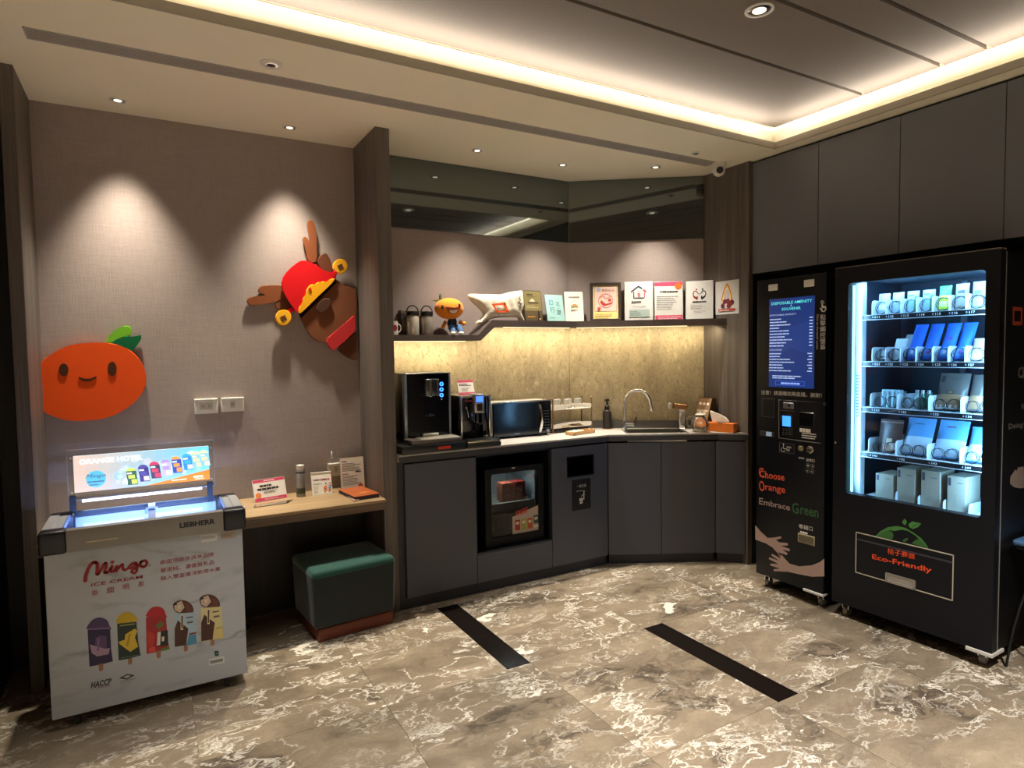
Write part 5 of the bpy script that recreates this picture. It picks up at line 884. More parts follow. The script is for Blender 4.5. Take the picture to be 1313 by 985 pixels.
p = Print('maker_lettering', cl, (0, -.016, 0), (1, 0, 0), (0, 0, 1), root=t).zoom(40, 550, 4.528); p.tpx('LIEBHERR', (862, 577), (1068, 550), 30, '#1c1c22', bold=.045).build()
for x in (.09, W - .09):
    for y in (.035, D - .07):
        w_ = MB().cyl((x, y, ZB - .0), (x, y, ZB - .012), .018, n=14).box((x - .014, y - .004, .02), (x - .010, y + .022, ZB - .01)).box((x + .010, y - .004, .02), (x + .014, y + .022, ZB - .01)).build('caster', BLKP, t); MB().cyl((x - .009, y + .012, .025), (x + .009, y + .012, .025), .025, n=18).build('wheel', mat('rubber_wheel', '#1a1a1c', .6), w_)
p = Print('brand_print', t, (0, 0, 0), (1, 0, 0), (0, 0, 1)); CR = '#a81f2c'; p.zoom(100, 700, 11.417)
p.stroke([(105, 515), (112, 440), (148, 340), (200, 262), (250, 240), (282, 268), (283, 340), (278, 415)], .0135, CR).stroke([(278, 415), (300, 408), (340, 345), (378, 275), (408, 252), (412, 300), (388, 380), (420, 393), (458, 368)], .0115, CR).stroke([(458, 368), (500, 295), (478, 375), (520, 372)], .0105, CR).stroke([(520, 375), (570, 298), (556, 372), (615, 300), (655, 270), (655, 330), (690, 352)], .0105, CR).stroke([(850, 245), (790, 262), (742, 315), (780, 325), (850, 270), (868, 290), (858, 370), (820, 400), (785, 372), (850, 320), (900, 285)], .0105, CR).stroke([(648, 335), (690, 356), (745, 318)], .0095, CR).stroke([(868, 300), (900, 285)], .009, CR).stroke([(930, 230), (985, 215), (1010, 255), (978, 300), (930, 302), (908, 265), (932, 228)], .0115, CR)
q = p.px((502, 238)); p.disc(q[0], q[1], .0075, CR, 14); q = p.px((1050, 285)); p.disc(q[0], q[1], .004, '#7d7a80', 12)
p.tpx('ICE CREAM', (192, 597), (948, 472), 48, '#9c2430', bold=.01)
for ch, x, y in (('泰', 198, 735), ('國', 428, 697), ('明', 652, 650), ('果', 878, 608)): p.tpx(ch, (x, y), (x + 98, y - 14), 84, '#b0606a')
p = p.next('slogan_lettering'); p.zoom(195, 695, 10.94)
for s_, x, y, x1, y1 in (('泰國頂級冰淇淋品牌', 112, 322, 866, 200), ('嚴選純、濃優質乳品', 118, 435, 872, 312), ('融入豐富南洋熱帶水果', 122, 545, 960, 405)): p.tpx(s_, (x, y), (x1, y1), 62, '#a3233a')
p.zoom(90, 750, 5.183)
def pop(dome, wrap, stick, cd_, cw, deco):
    global p; p = p.next('ice_pop_picture'); p.P(dome, cd_, 3); p.P(wrap, cw); p.P(stick, '#9b6f55')
    for pts, c_ in deco: p.P(pts, c_)
pop([(118, 300), (125, 258), (160, 225), (205, 217), (245, 235), (260, 270), (264, 300)], [(115, 290), (265, 283), (272, 420), (284, 508), (205, 530), (128, 543)], [(188, 526), (220, 522), (220, 560), (208, 576), (192, 570)], '#4a3560', '#2a2148', [([(115, 290), (265, 282), (265, 292), (116, 300)], '#7a5f8c'), ([(170, 350), (200, 335), (240, 342), (245, 430), (200, 445), (160, 440)], '#5d4470'), ([(130, 395), (165, 405), (235, 425), (265, 418), (255, 460), (180, 475), (145, 455)], '#a58aa6'), ([(180, 360), (195, 350), (192, 440), (178, 440)], '#7d5f90')])
pop([(312, 255), (318, 215), (350, 187), (395, 182), (430, 205), (440, 245)], [(312, 258), (440, 245), (452, 380), (468, 468), (390, 490), (322, 502)], [(383, 490), (412, 485), (412, 520), (400, 532), (386, 526)], '#c4a81e', '#22332f', [([(330, 268), (430, 255), (430, 263), (330, 276)], '#8f9a4a'), ([(365, 330), (430, 290), (447, 305), (430, 350), (452, 410), (400, 445), (330, 395), (322, 378), (362, 365)], '#d6b83a'), ([(390, 330), (405, 322), (385, 410), (372, 400)], '#b39320'), ([(335, 485), (455, 462), (456, 466), (336, 490)], '#6d8070')])
pop([(512, 215), (515, 180), (545, 150), (585, 144), (620, 160), (634, 195), (634, 220)], [(503, 218), (636, 205), (650, 380), (662, 428), (580, 445), (508, 460)], [(572, 440), (602, 436), (602, 478), (590, 490), (574, 482)], '#b51f2a', '#a3242c', [([(575, 312), (648, 300), (652, 400), (575, 412)], '#1f2a26'), ([(580, 315), (602, 310), (598, 400), (575, 404)], '#d9d4c8'), ([(560, 270), (600, 240), (630, 260), (590, 300)], '#6f6a3a'), ([(512, 300), (560, 330), (555, 400), (515, 420)], '#c4382e'), ([(595, 430), (655, 405), (660, 428), (600, 442)], '#5f7a3a'), ([(608, 345), (626, 342), (625, 372), (608, 376)], '#d9d4c8'), ([(520, 420), (560, 405), (570, 440), (520, 452)], '#d64a44')])
for dx, dy, c1, c2, c3 in ((0, 0, '#a9c4d6', '#4f93b5', '#8e2f3c'), (176, -38, '#d8cf98', '#d9c880', '#c9b060')):
    f_ = lambda L_: [(x + dx, y + dy) for x, y in L_]
    pop(f_([(685, 150), (690, 120), (730, 102), (775, 108), (812, 140), (815, 185), (750, 192), (700, 180)]), f_([(692, 192), (828, 182), (838, 330), (842, 390), (770, 405), (692, 415)]), f_([(755, 400), (782, 397), (782, 432), (770, 444), (756, 438)]), '#5a3428', c1, [(f_([(690, 130), (740, 105), (760, 150), (730, 185), (695, 170)]), '#c9b3a0'), (f_([(680, 130), (705, 118), (712, 132), (690, 138)]), '#26222a'), (f_([(715, 235), (745, 260), (785, 290), (770, 400), (695, 412), (694, 290)]), '#4a2a20'), (f_([(735, 195), (752, 194), (750, 298), (734, 298)]), '#e2d6b8'), (f_([(738, 205), (749, 204), (747, 290), (738, 290)]), '#5a3428'), (f_([(790, 335), (836, 325), (842, 390), (770, 404)]), c2), (f_([(790, 322), (836, 312), (837, 322), (790, 332)]), c3), (f_([(770, 215), (815, 208), (815, 214), (770, 222)]), '#3a3034'), (f_([(775, 245), (815, 238), (816, 250), (778, 256)]), '#6d6068'), (f_([(715, 140), (735, 130), (728, 165)]), '#e0d4c6'), (f_([(765, 120), (800, 140), (805, 175), (775, 180)]), '#6d4232')])
p = p.next('certificate_mark'); p.tpx('HACCP', (138, 690), (276, 660), 42, '#26262c', bold=.03, shear=.2).line([p.px((180, 686)), p.px((270, 668))], .002, '#8a4048')
p = p.next('certificate_mark'); p.P([(325, 620), (380, 592), (430, 600), (378, 630)], '#2b2b34').P([(350, 614), (380, 600), (405, 604), (378, 622)], '#b9babd'); p.line([p.px((330, 645)), p.px((435, 622))], .002, '#55565c').line([p.px((330, 658)), p.px((410, 642))], .0015, '#77787c')
p = p.next('energy_sticker'); p.P([(958, 440), (985, 438), (987, 470), (962, 474)], '#123f42').P([(968, 452), (978, 450), (974, 462)], '#5fc2b0').P([(920, 495), (1024, 474), (1026, 516), (922, 540)], '#d9d9d6').P([(928, 505), (1014, 486), (1016, 508), (930, 526)], '#8a8a8c')
p = p.next('label_sticker'); p.zoom(40, 550, 4.528).P([(985, 618), (1080, 604), (1080, 650), (988, 662)], '#cdced0').bars(*p.px((990, 642)), *p.px((1076, 612)), 3, '#55565c', 4); p = p.next('label_sticker'); p.P([(1098, 600), (1187, 588), (1187, 630), (1100, 642)], '#a89a8f').bars(*p.px((1105, 632)), *p.px((1180, 600)), 3, '#6d625a', 6).build()
# light box standing on the rear collar
YL = D - .012; q = lambda x, y: lp(t, 40 + x / 4.528, 550 + y / 4.528, 'y', YL)
a, b, c_, d = q(218, 412), q(1068, 330), q(1052, 66), q(211, 128); lx0, lx1, lz0, lz1 = (a.x + d.x) / 2, (b.x + c_.x) / 2, (a.z + b.z) / 2, (c_.z + d.z) / 2; e0 = q(245, 300).x - q(214, 300).x; iz0, iz1 = lz0 + .03, lz1 - .03
lb = box('light_box', (lx0 + e0, YL + .014, iz0), (lx1 - e0, YL + .025, iz1), mat('sign_glow', '#d9ecff', .4, var=0, emit=.8), t, .002)
box('acrylic_frame', (lx0, YL - .002, lz0), (lx1, YL + .0035, lz1), glass('acrylic_edge', '#eef0f2', 1.6, .03, .02), lb)
ed = MB()
for (x0, z0, x1, z1) in ((lx0 - .003, lz0 - .003, lx1 + .003, lz0), (lx0 - .003, lz1, lx1 + .003, lz1 + .003), (lx0 - .003, lz0, lx0, lz1), (lx1, lz0, lx1 + .003, lz1)): ed.box((x0, YL - .003, z0), (x1, YL + .005, z1))
ed.build('acrylic_rim', mat('rim_silver', '#b9bcc2', .2, .5), lb)
for x in (lx0 + e0 * .6, lx1 - e0 * .6):
    for z in (iz0 + .006, iz1 - .006): MB().lathe([(.004, -.006), (.004, .0)], (x, YL - .002, z), 10, 'y').build('stud', CHR, lb)
[box('stand', (u0, YL - .006, ZT - .002), (u0 + .025, YL + .02, lz0 + .02), NAVY, lb) for u0 in (lx0, lx1 - .035)]
box('lamp_tube', (lx0 + .05, YL - .008, lz0 - .014), (lx1 - .06, YL + .004, lz0 - .003), mat('tube_glow', '#eef4ff', .4, var=0, emit=1.5), lb)
W_, H_ = lx1 - lx0 - 2 * e0, iz1 - iz0; ox, oz = lx0 + e0, iz0
p = Print('sign_print', lb, (ox, YL + .014, oz), (1, 0, 0), (0, 0, 1), emit=1.0, lift=.0002, root=t)
for k in range(12): f_ = k / 11; p.rect(W_ * k / 12, 0, W_ * (k + 1) / 12, H_, '#%02x%02x%02x' % (int(220 - 110 * f_), int(190 + 10 * f_), int(175 + 60 * f_))); p.k -= 1
p.k += 1; rn = random.Random(4)
for k in range(36): u = (.3 + .62 * rn.random()) * W_; v = (.16 + .68 * rn.random()) * H_; p.disc(u, v, rn.uniform(.008, .022), rn.choice(['#b9cfe0', '#a8cbe4', '#c6ced6', '#9cc6e6', '#b4c6d6']), 7); p.k -= 1
p.k += 1; p.poly([(W_ * .5, 0), (W_, 0), (W_, H_ * .3)], '#ee8420').poly([(W_ * .48, 0), (W_ * .5, 0), (W_, H_ * .3), (W_, H_ * .36)], '#8fd0f0').disc(W_ * .15, H_ * .33, H_ * .23, '#52b8de', 24)
p.text('Mingo', W_ * .08, H_ * .34, H_ * .13, '#27304f', w=W_ * .14, shear=.3).bars(W_ * .09, H_ * .24, W_ * .21, H_ * .3, 1, '#3a5a85', 2, .6).bars(W_ * .1, H_ * .16, W_ * .2, H_ * .21, 1, '#3a5a85', 3, .6).text('ORANGE HOTEL', W_ * .04, H_ * .76, H_ * .14, '#f4f8ff', w=W_ * .45, bold=.02)
for k, (u, v, c1, c2) in enumerate(((.405, .3, '#cfe060', '#1f5a4a'), (.495, .36, '#4a4aa0', '#3a2f80'), (.58, .42, '#e0406a', '#3f3a60'), (.665, .46, '#b09ad8', '#c9b8e6'), (.745, .52, '#f0a050', '#2a44b0'), (.83, .58, '#3fb0e0', '#2f90d8'), (.90, .62, '#e6d8b0', '#8fc8d8'), (.965, .64, '#e6d8b0', '#8fc8d8'))):
    s_ = -.10; hw, hh = W_ * .037, H_ * .255; u *= W_; v = v * H_ + .0
    def sq(x0, z0, x1, z1, c__): p.poly([(u + x * hw + s_ * z * hh, v + z * hh) for x, z in ((x0, z0), (x1, z0), (x1, z1), (x0, z1))], c__)
    p.poly([(u + hw * math.cos(R_(a)) + s_ * (1 + .35 * math.sin(R_(a))) * hh * .9, v + hh * (.62 + .38 * math.sin(R_(a)))) for a in range(0, 181, 20)], c1); sq(-1, -.9, 1, .64, c2); sq(-.7, -.2, .6, .2, c1); sq(-.2, -.8, .9, -.3, '#e6d6c8' if k % 2 else c1); sq(-.9, .3, .1, .5, '#dfe6ee')
p.bars(W_ * .7, H_ * .07, W_ * .84, H_ * .12, 1, '#fbe6cc', 5, .7).bars(W_ * .87, H_ * .10, W_ * .985, H_ * .17, 1, '#fff2e0', 8, .8).bars(W_ * .88, H_ * .05, W_ * .98, H_ * .085, 1, '#fff2e0', 9, .7).build()
l = area('sign_light', (0, 0, 0), 0, lx1 - lx0 - .1, .02, .8, (.7, .84, 1)); l.parent = t; l.location = ((lx0 + lx1) / 2, YL - .02, lz0 - .02); l.rotation_euler = (R_(20), 0, 0)
cols = ['#a33f5a', '#c9b04a', '#5a3f7a', '#8f4a34', '#cf8a4a', '#4f7aa5', '#b5566a', '#7a9a4a', '#d6c6a4', '#6a4a86']
for k in range(20):
    x = .06 + (k % 10) * .066; y = .06 + (k // 10) * .14; c_ = cols[(k * 3) % 10]
    q = thing('ice_pop_pack', ['rose', 'yellow', 'violet', 'brown', 'amber', 'blue', 'pink', 'green', 'cream', 'lilac'][(k * 3) % 10] + ' ice pop packet under the freezer glass, ' + ORD[k % 10] + (' in the front row' if k < 10 else ' in the back row'), 'ice pop', tm(t) @ Vector((x, y, .5555)), 0, 'ice pops in the chest freezer'); MB().box((0, 0, 0), (.055, .125, .10 + .02 * ((k * 7) % 5) / 4), .006).build('packet', mat('ice ' + c_, c_, .5, var=.3), q)

# ------------------------------------------------------------------ narrow vending machine
VB = mat('vending_black', '#070a13', .42, var=.1, spec=.3); VBS = mat('vending_black_side', '#090a0f', .45)
t = thing('vending_machine', 'narrow black vending control unit with a blue touch screen, beside the wood panel', 'vending machine', (3.47, 2.80, 0), R_(-90)); W, Z0, Z1 = .488, .085, 2.025
box('body', (.004, .04, Z0), (W - .004, .78, Z1 - .01), VBS, t, .003); fd = box('door', (0, 0, Z0), (W, .038, Z1), VB, t, .006, 2)
lq = lambda z, y=0: (lambda x, yy: lp(t, z[0] + x / z[2], z[1] + yy / z[2], 'y', y))
q = lq((960, 340, 5.473))
for (a, b) in (((140, 138), (204, 176)), ((389, 106), (461, 148))):
    a_, b_ = q(*a), q(*b); box('top_lamp', (a_.x, -.004, b_.z), (b_.x, .002, a_.z), mat('lamp_cover', '#dedcd8', .4), fd, .012, 3)
a_, b_ = q(148, 244), q(460, 868); sx0, sx1, sz0, sz1 = a_.x, b_.x, b_.z, a_.z
scn = box('screen', (sx0 - .006, -.003, sz0 - .006), (sx1 + .006, .004, sz1 + .006), mat('screen_frame', '#1c2740', .25), fd, .001)
W_, H_ = sx1 - sx0, sz1 - sz0
p = Print('screen_image', scn, (sx0, -.003, sz0), (1, 0, 0), (0, 0, 1), emit=.42, root=t, rough=.2); p.rect(0, 0, W_, H_, '#1d3474').poly([(0, H_ * .3), (W_ * .5, H_ * .45), (W_, H_ * .35), (W_, H_ * .75), (W_ * .5, H_ * .68), (0, H_ * .6)], '#203a7e')
CY_ = '#5fe0e6'; TX = '#a9c0e6'
p.text('DISPOSABLE AMENITY', W_ / 2, H_ * .935, H_ * .032, CY_, al='c', w=W_ * .9, bold=.015).text('&', W_ / 2, H_ * .905, H_ * .022, CY_, al='c').text('SOUVENIR', W_ / 2, H_ * .865, H_ * .032, CY_, al='c', w=W_ * .42, bold=.015).text('DISPOSABLE AMENITY', W_ * .02, H_ * .81, H_ * .018, TX, w=W_ * .6).text('SOUVENIR', W_ * .02, H_ * .415, H_ * .018, TX, w=W_ * .28)
for k in range(10): p.bars(W_ * .02, H_ * (.765 - k * .0335), W_ * (.3 + .5 * ((k * 37) % 10) / 10), H_ * (.785 - k * .0335), 1, TX, k, .6).rect(W_ * .9, H_ * (.766 - k * .0335), W_ * .97, H_ * (.777 - k * .0335), TX)
for k in range(7): p.bars(W_ * .02, H_ * (.375 - k * .032), W_ * (.3 + .35 * ((k * 53) % 10) / 10), H_ * (.393 - k * .032), 1, TX, k + 20, .6).rect(W_ * (.9 if k % 2 else .87), H_ * (.376 - k * .032), W_ * .97, H_ * (.387 - k * .032), TX)
p.bars(W_ * .1, H_ * .1, W_ * .9, H_ * .145, 2, TX, 33, .5).frame(W_ * .17, H_ * .025, W_ * .82, H_ * .075, .0025, '#3f6ad0').bars(W_ * .3, H_ * .038, W_ * .76, H_ * .062, 1, '#8fb0ff', 6, .8).build()
p = Print('notice_lettering', fd, (0, 0, 0), (1, 0, 0), (0, 0, 1), root=t); WH = '#e6e4e0'; p.zoom(960, 340, 5.473)
p.tpx('注意！請選購完再投錢，謝謝！', (88, 908), (512, 932), 30, WH)
p = p.next('touch_lettering')
for k, ch in enumerate('點擊觸控螢幕'): p.tpx(ch, (503, 386 + k * 42), (541, 382 + k * 42), 38, WH)
u, v = p.px((485, 345)); u1, v1 = p.px((485, 590)); p.text('Click on the touch screen', u - .006, v, .013, WH, w=v - v1, rot=-math.pi / 2)
p.stroke([(508, 262), (514, 250), (526, 255), (528, 268)], .004, WH).P([(512, 262), (518, 258), (524, 285), (544, 290), (548, 308), (535, 328), (515, 328), (500, 302), (505, 298), (514, 308)], WH).P([(517, 300), (540, 300), (535, 322), (520, 322)], '#15171d')
p = p.next('slogan_lettering'); p.zoom(965, 490, 6.571).tpx('Choose', (60, 802), (270, 834), 60, '#d9583c', .015).tpx('C', (56, 802), (98, 806), 82, '#d9583c', .015).tpx('O', (58, 918), (104, 924), 88, '#d9583c', .015).tpx('range', (108, 925), (278, 955), 56, '#d9583c', .015)
p = p.next('embrace_lettering'); p.zoom(960, 590, 4.927).tpx('E', (66, 278), (92, 284), 42, '#a08c86', .015).tpx('mbrace', (96, 284), (262, 320), 36, '#a08c86', .015).tpx('G', (276, 335), (318, 342), 68, '#2f5a36', .015).tpx('reen', (328, 342), (442, 366), 44, '#2f5a36', .015); p = p.next('coin_lettering'); p.tpx('零錢口', (318, 432), (404, 450), 28, WH).bars(*p.px((325, 458)), *p.px((398, 452)), 1, WH, 3)
SK = '#a58a80'; p = p.next('arm_picture')
p.P([(42, 412), (75, 450), (120, 492), (160, 490), (205, 482), (207, 494), (172, 505), (195, 520), (248, 525), (248, 540), (203, 541), (261, 562), (258, 577), (212, 566), (247, 590), (240, 601), (203, 587), (215, 602), (200, 603), (168, 572), (150, 552), (110, 527), (42, 502)], SK)
p = p.next('arm_picture'); p.P([(185, 592), (198, 583), (226, 620), (260, 655), (320, 672), (400, 665), (450, 645), (478, 622), (478, 735), (400, 737), (320, 722), (250, 706), (160, 702), (158, 690), (198, 686), (138, 666), (137, 654), (190, 657), (128, 626), (131, 614), (194, 637), (143, 602), (147, 592), (203, 622)], SK).build()
q = lq((965, 490, 6.571))
def panel(name, a, b, m, d0=-.004, par=None, bev=.001): a_, b_ = q(*a), q(*b); return box(name, (a_.x, d0, b_.z), (b_.x, .001, a_.z), m, par or fd, bev)
LNE = mat('pale_line', '#8f8c88', .4); PNL = mat('panel_black', '#0d0e12', .3)
pn = panel('left_panel', (80, 138), (184, 292), PNL); p = Print('outline', pn, (0, -.004, 0), (1, 0, 0), (0, 0, 1), root=t).zoom(965, 490, 6.571); a_, b_ = p.px((82, 290)), p.px((184, 140)); p.frame(a_[0], a_[1], b_[0], b_[1], .002, '#6d6b68').build()
pn = panel('payment_panel', (222, 148), (572, 492), PNL); p = Print('panel_print', pn, (0, -.004, 0), (1, 0, 0), (0, 0, 1), root=t).zoom(965, 490, 6.571)
p.line([p.px((222, 150)), p.px((222, 470)), p.px((572, 516))], .003, '#a09d98').line([p.px((236, 238)), p.px((352, 246))], .002, '#8f8c88').tpx('►刷卡區', (424, 302), (506, 308), 22, WH).bars(*p.px((440, 345)), *p.px((505, 325)), 1, WH, 4).bars(*p.px((398, 418)), *p.px((552, 396)), 1, WH, 14, .8).bars(*p.px((415, 470)), *p.px((538, 428)), 3, WH, 15, .45).build()
panel('coin_plate', (262, 170), (350, 228), mat('coin_silver', '#8b8a8c', .3, .6), -.007, pn, .003); panel('coin_slot', (304, 184), (324, 210), BLK, -.009, pn)
panel('card_reader', (236, 262), (340, 462), BLKG, -.010, pn, .004); panel('reader_screen', (260, 282), (330, 376), mat('reader_blue', '#2a6be8', .3, emit=1.6), -.0115, pn); 
for r in range(4):
    for k in range(3): panel('reader_key', (258 + k * 26, 388 + r * 16), (278 + k * 26, 399 + r * 16), mat('reader_key', '#3a3b3e', .5), -.0115, pn, 0)
panel('note_slot', (400, 250), (520, 380), BLKG, -.006, pn, .003)
panel('receipt_slot', (62, 408), (182, 464), mat('receipt_grey', '#3a3a3c', .4), -.004); panel('receipt_light', (118, 418), (164, 458), mat('receipt_glow', '#8fa0b8', .4, emit=.25), -.006)
p = Print('access_badge', fd, (0, 0, 0), (1, 0, 0), (0, 0, 1), root=t).zoom(965, 490, 6.571); a_, b_ = p.px((226, 588)), p.px((352, 526)); p.frame(a_[0], a_[1], b_[0], b_[1], .002, '#77757a').stroke([(262, 530), (262, 560), (285, 562), (290, 576)], .004, WH).stroke([(248, 552), (240, 570), (258, 584), (276, 576)], .003, WH)
q_ = p.px((262, 524)); p.disc(q_[0], q_[1], .005, WH, 10); p.bars(*p.px((288, 580)), *p.px((336, 538)), 2, '#9d9a96', 5, .7); p = p.next('coin_lettering'); p.tpx('退幣鈕', (388, 646), (434, 652), 16, WH).tpx('投幣口', (452, 668), (522, 678), 26, WH)
for x, y in ((466, 702), (506, 708), (464, 748), (504, 754)): u, v = p.px((x, y)); p.ringp(u, v, .0125, .0018, '#8f8c88', 16)
for s_, x, y in (('1', 462, 708), ('5', 502, 714), ('10', 456, 754), ('50', 496, 760)): p.tpx(s_, (x, y), (x + 12, y + 2), 12, WH)
p.build()
for x, y, r, m in ((409, 558, .017, mat('brass_button', '#b9ab8c', .25, .6)), (489, 570, .023, mat('lock_steel', '#a59f8e', .25, .7))):
    v = q(x, y); bt = MB().lathe([(r, .0), (r, -.008), (r * .8, -.012), (.001, -.013)][::-1], (v.x, 0, v.z), 20, 'y').build('button', m, fd)
    if r > .02: box('key_slot', (v.x - .016, -.0145, v.z - .003), (v.x + .016, -.012, v.z + .003), BLK, bt)
q = lq((960, 590, 4.927)); a_, b_ = q(312, 458), q(418, 545); cp = box('coin_return', (a_.x, -.004, b_.z), (b_.x, .001, a_.z), mat('return_frame', '#a39c86', .35, .4), fd, .002); box('return_flap', (a_.x + .006, -.0055, b_.z + .006), (b_.x - .006, -.004, a_.z - .006), mat('return_flap', '#6a614c', .35, .3), cp, .001)
def caster(t, x, y, zt, leg=True):
    if leg: box('leg', (x - .03, y - .02, .075), (x + .03, y + .03, zt), mat('leg_white', '#c7c4be', .4), t, .003)
    w_ = MB().box((x - .02, y + .0, .04), (x - .014, y + .03, .078)).box((x + .014, y + .0, .04), (x + .02, y + .03, .078)).cyl((x, y + .012, .078), (x, y + .012, .066), .02, n=12).build('caster', CHR, t); MB().cyl((x - .012, y + .018, .026), (x + .012, y + .018, .026), .026, n=18).build('wheel', mat('caster_wheel', '#8f8d8a', .3, .3), w_)
for x in (.05, W - .05):
    for y in (.05, .70): caster(t, x, y, .10)
box('foot_bracket', (W - .13, -.012, .082), (W + .002, .04, .096), mat('leg_white', '#c7c4be', .4), t, .002)
MB().cyl((W + .006, -.004, 1.25), (W + .006, -.02, 1.25), .008, n=12).box((W - .0, -.003, 1.24), (W + .012, .0, 1.26)).build('door_lock', CHR, t)

# ------------------------------------------------------------------ glass-front vending machine
t = thing('vending_machine', 'wide black vending machine with a bright glass front full of goods', 'vending machine', (3.458, 2.25, 0), R_(-88.5)); VM = t; W, Z0, Z1 = .812, .085, 2.035
wx0, wx1, wz0, wz1 = .078, .752, .742, 1.945
def rr(x0, z0, x1, z1, r, n=5):
    o = []
    for cx_, cz_, a0 in ((x1 - r, z1 - r, 0), (x0 + r, z1 - r, 90), (x0 + r, z0 + r, 180), (x1 - r, z0 + r, 270)):
        for k in range(n + 1): o.append((cx_ + r * math.cos(R_(a0 + 90 * k / n)), cz_ + r * math.sin(R_(a0 + 90 * k / n))))
    return o
hl = rr(wx0, wz0, wx1, wz1, .02); outer = rr(0, Z0, W, Z1, .006, 2)
mb = MB(); f0 = [mb.bm.verts.new((x, 0, z)) for x, z in outer]; f1 = [mb.bm.verts.new((x, .055, z)) for x, z in outer]; h0 = [mb.bm.verts.new((x, 0, z)) for x, z in hl]; h1 = [mb.bm.verts.new((x, .055, z)) for x, z in hl]
for A_, B_ in ((f0, f1), (h0, h1)):
    for i in range(len(A_)): mb.bm.faces.new((A_[i], A_[(i + 1) % len(A_)], B_[(i + 1) % len(B_)], B_[i]))
for F_, H__ in ((f0, h0), (f1, h1)):
    es = [mb.bm.edges.get((F_[i], F_[(i + 1) % len(F_)])) for i in range(len(F_))] + [mb.bm.edges.get((H__[i], H__[(i + 1) % len(H__)])) for i in range(len(H__))]
    bmesh.ops.triangle_fill(mb.bm, use_beauty=True, edges=es)
fd = mb.build('door', VB, t, smooth=False)
box('pane', (wx0 - .004, .03, wz0 - .004), (wx1 + .004, .034, wz1 + .004), glass('vending_glass', '#f2f8ff', .55, .0, .0), fd)
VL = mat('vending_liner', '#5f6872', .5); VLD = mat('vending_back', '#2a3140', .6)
MB().box((0.003, .056, Z0), (.03, .80, Z1 - .004)).box((W - .03, .056, Z0), (W - .003, .80, Z1 - .004)).box((.003, .056, Z1 - .04), (W - .003, .80, Z1 - .004)).box((.003, .056, Z0), (W - .003, .80, Z0 + .5)).box((.003, .77, Z0), (W - .003, .80, Z1 - .004)).build('cabinet', VBS, t)
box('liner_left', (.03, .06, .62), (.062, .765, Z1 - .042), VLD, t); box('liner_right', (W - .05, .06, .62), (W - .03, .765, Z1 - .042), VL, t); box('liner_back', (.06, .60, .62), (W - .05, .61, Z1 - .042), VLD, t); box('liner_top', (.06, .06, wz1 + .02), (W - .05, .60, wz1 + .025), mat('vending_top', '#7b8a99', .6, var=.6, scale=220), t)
box('side_column', (.062, .10, .70), (.102, .15, 1.97), mat('vending_white', '#c3c9cc', .5), t, .003)
for k in range(14): box('column_slot', (.074, .0992, 1.18 + k * .018), (.094, .1002, 1.187 + k * .018), mat('slot_grey', '#5f6a72', .5), t)
box('back_rail', (.40, .58, .70), (.43, .60, 1.95), VL, t)
VLED = mat('vending_led', '#a8ecff', .4, var=0, emit=1.1)
box('led_tube', (wx0 + .003, .040, wz0 + .004), (wx0 + .012, .052, wz1 - .01), VLED, fd); box('led_tube', (wx1 + .006, .060, wz0), (wx1 + .014, .072, wz1), VLED, fd)  # right tube and its lamp added unseen behind the frame to light the goods
for x, rx in ((wx0 + .016, -55), (wx1 - .004, 35)):
    l = area('vending_lamp', (0, 0, 0), 0, .02, 1.15, P_VEND * (.3 if rx < 0 else 1.0), COOL); l.parent = t; l.location = (x, .05 if rx < 0 else .068, (wz0 + wz1) / 2)
    z_ = -Vector((.75 if rx < 0 else -.75, .66, 0)).normalized(); y_ = Vector((0, 0, 1)); x_ = y_.cross(z_); l.rotation_euler = Matrix((x_, y_, z_)).transposed().to_euler()
l = area('vending_lamp', (0, 0, 0), 0, .6, .02, P_VEND * .35, COOL); l.parent = t; l.location = (W / 2, .075, wz1 + .012); l.rotation_euler = (R_(35), 0, 0)
YS = .105
TRW = mat('tray_white', '#c9ced1', .45); COIL = mat('coil_wire', '#22272e', .35, .6)
shz = [lp(t, 1185, y, 'y', YS).z for y in (403.5, 467.5, 530.3, 592.5, 654)]
rows = [(((1122, '111'), (1139.6, '112'), (1159, '113'), (1179, '114'), (1199.6, '115'), (1221, '116'), (1243, '117'))), ((1122, '121'), (1139, '122'), (1158, '123'), (1178, '124'), (1199.5, '125'), (1220, '126'), (1242, '127')), ((1121.6, '131'), (1156, '132'), (1197, '133'), (1239, '134')), ((1119, '141'), (1154, '142'), (1195, '143'), (1238, '144')), ((1138, ''), (1162, ''), (1194, ''), (1227, ''))]
SL = {}
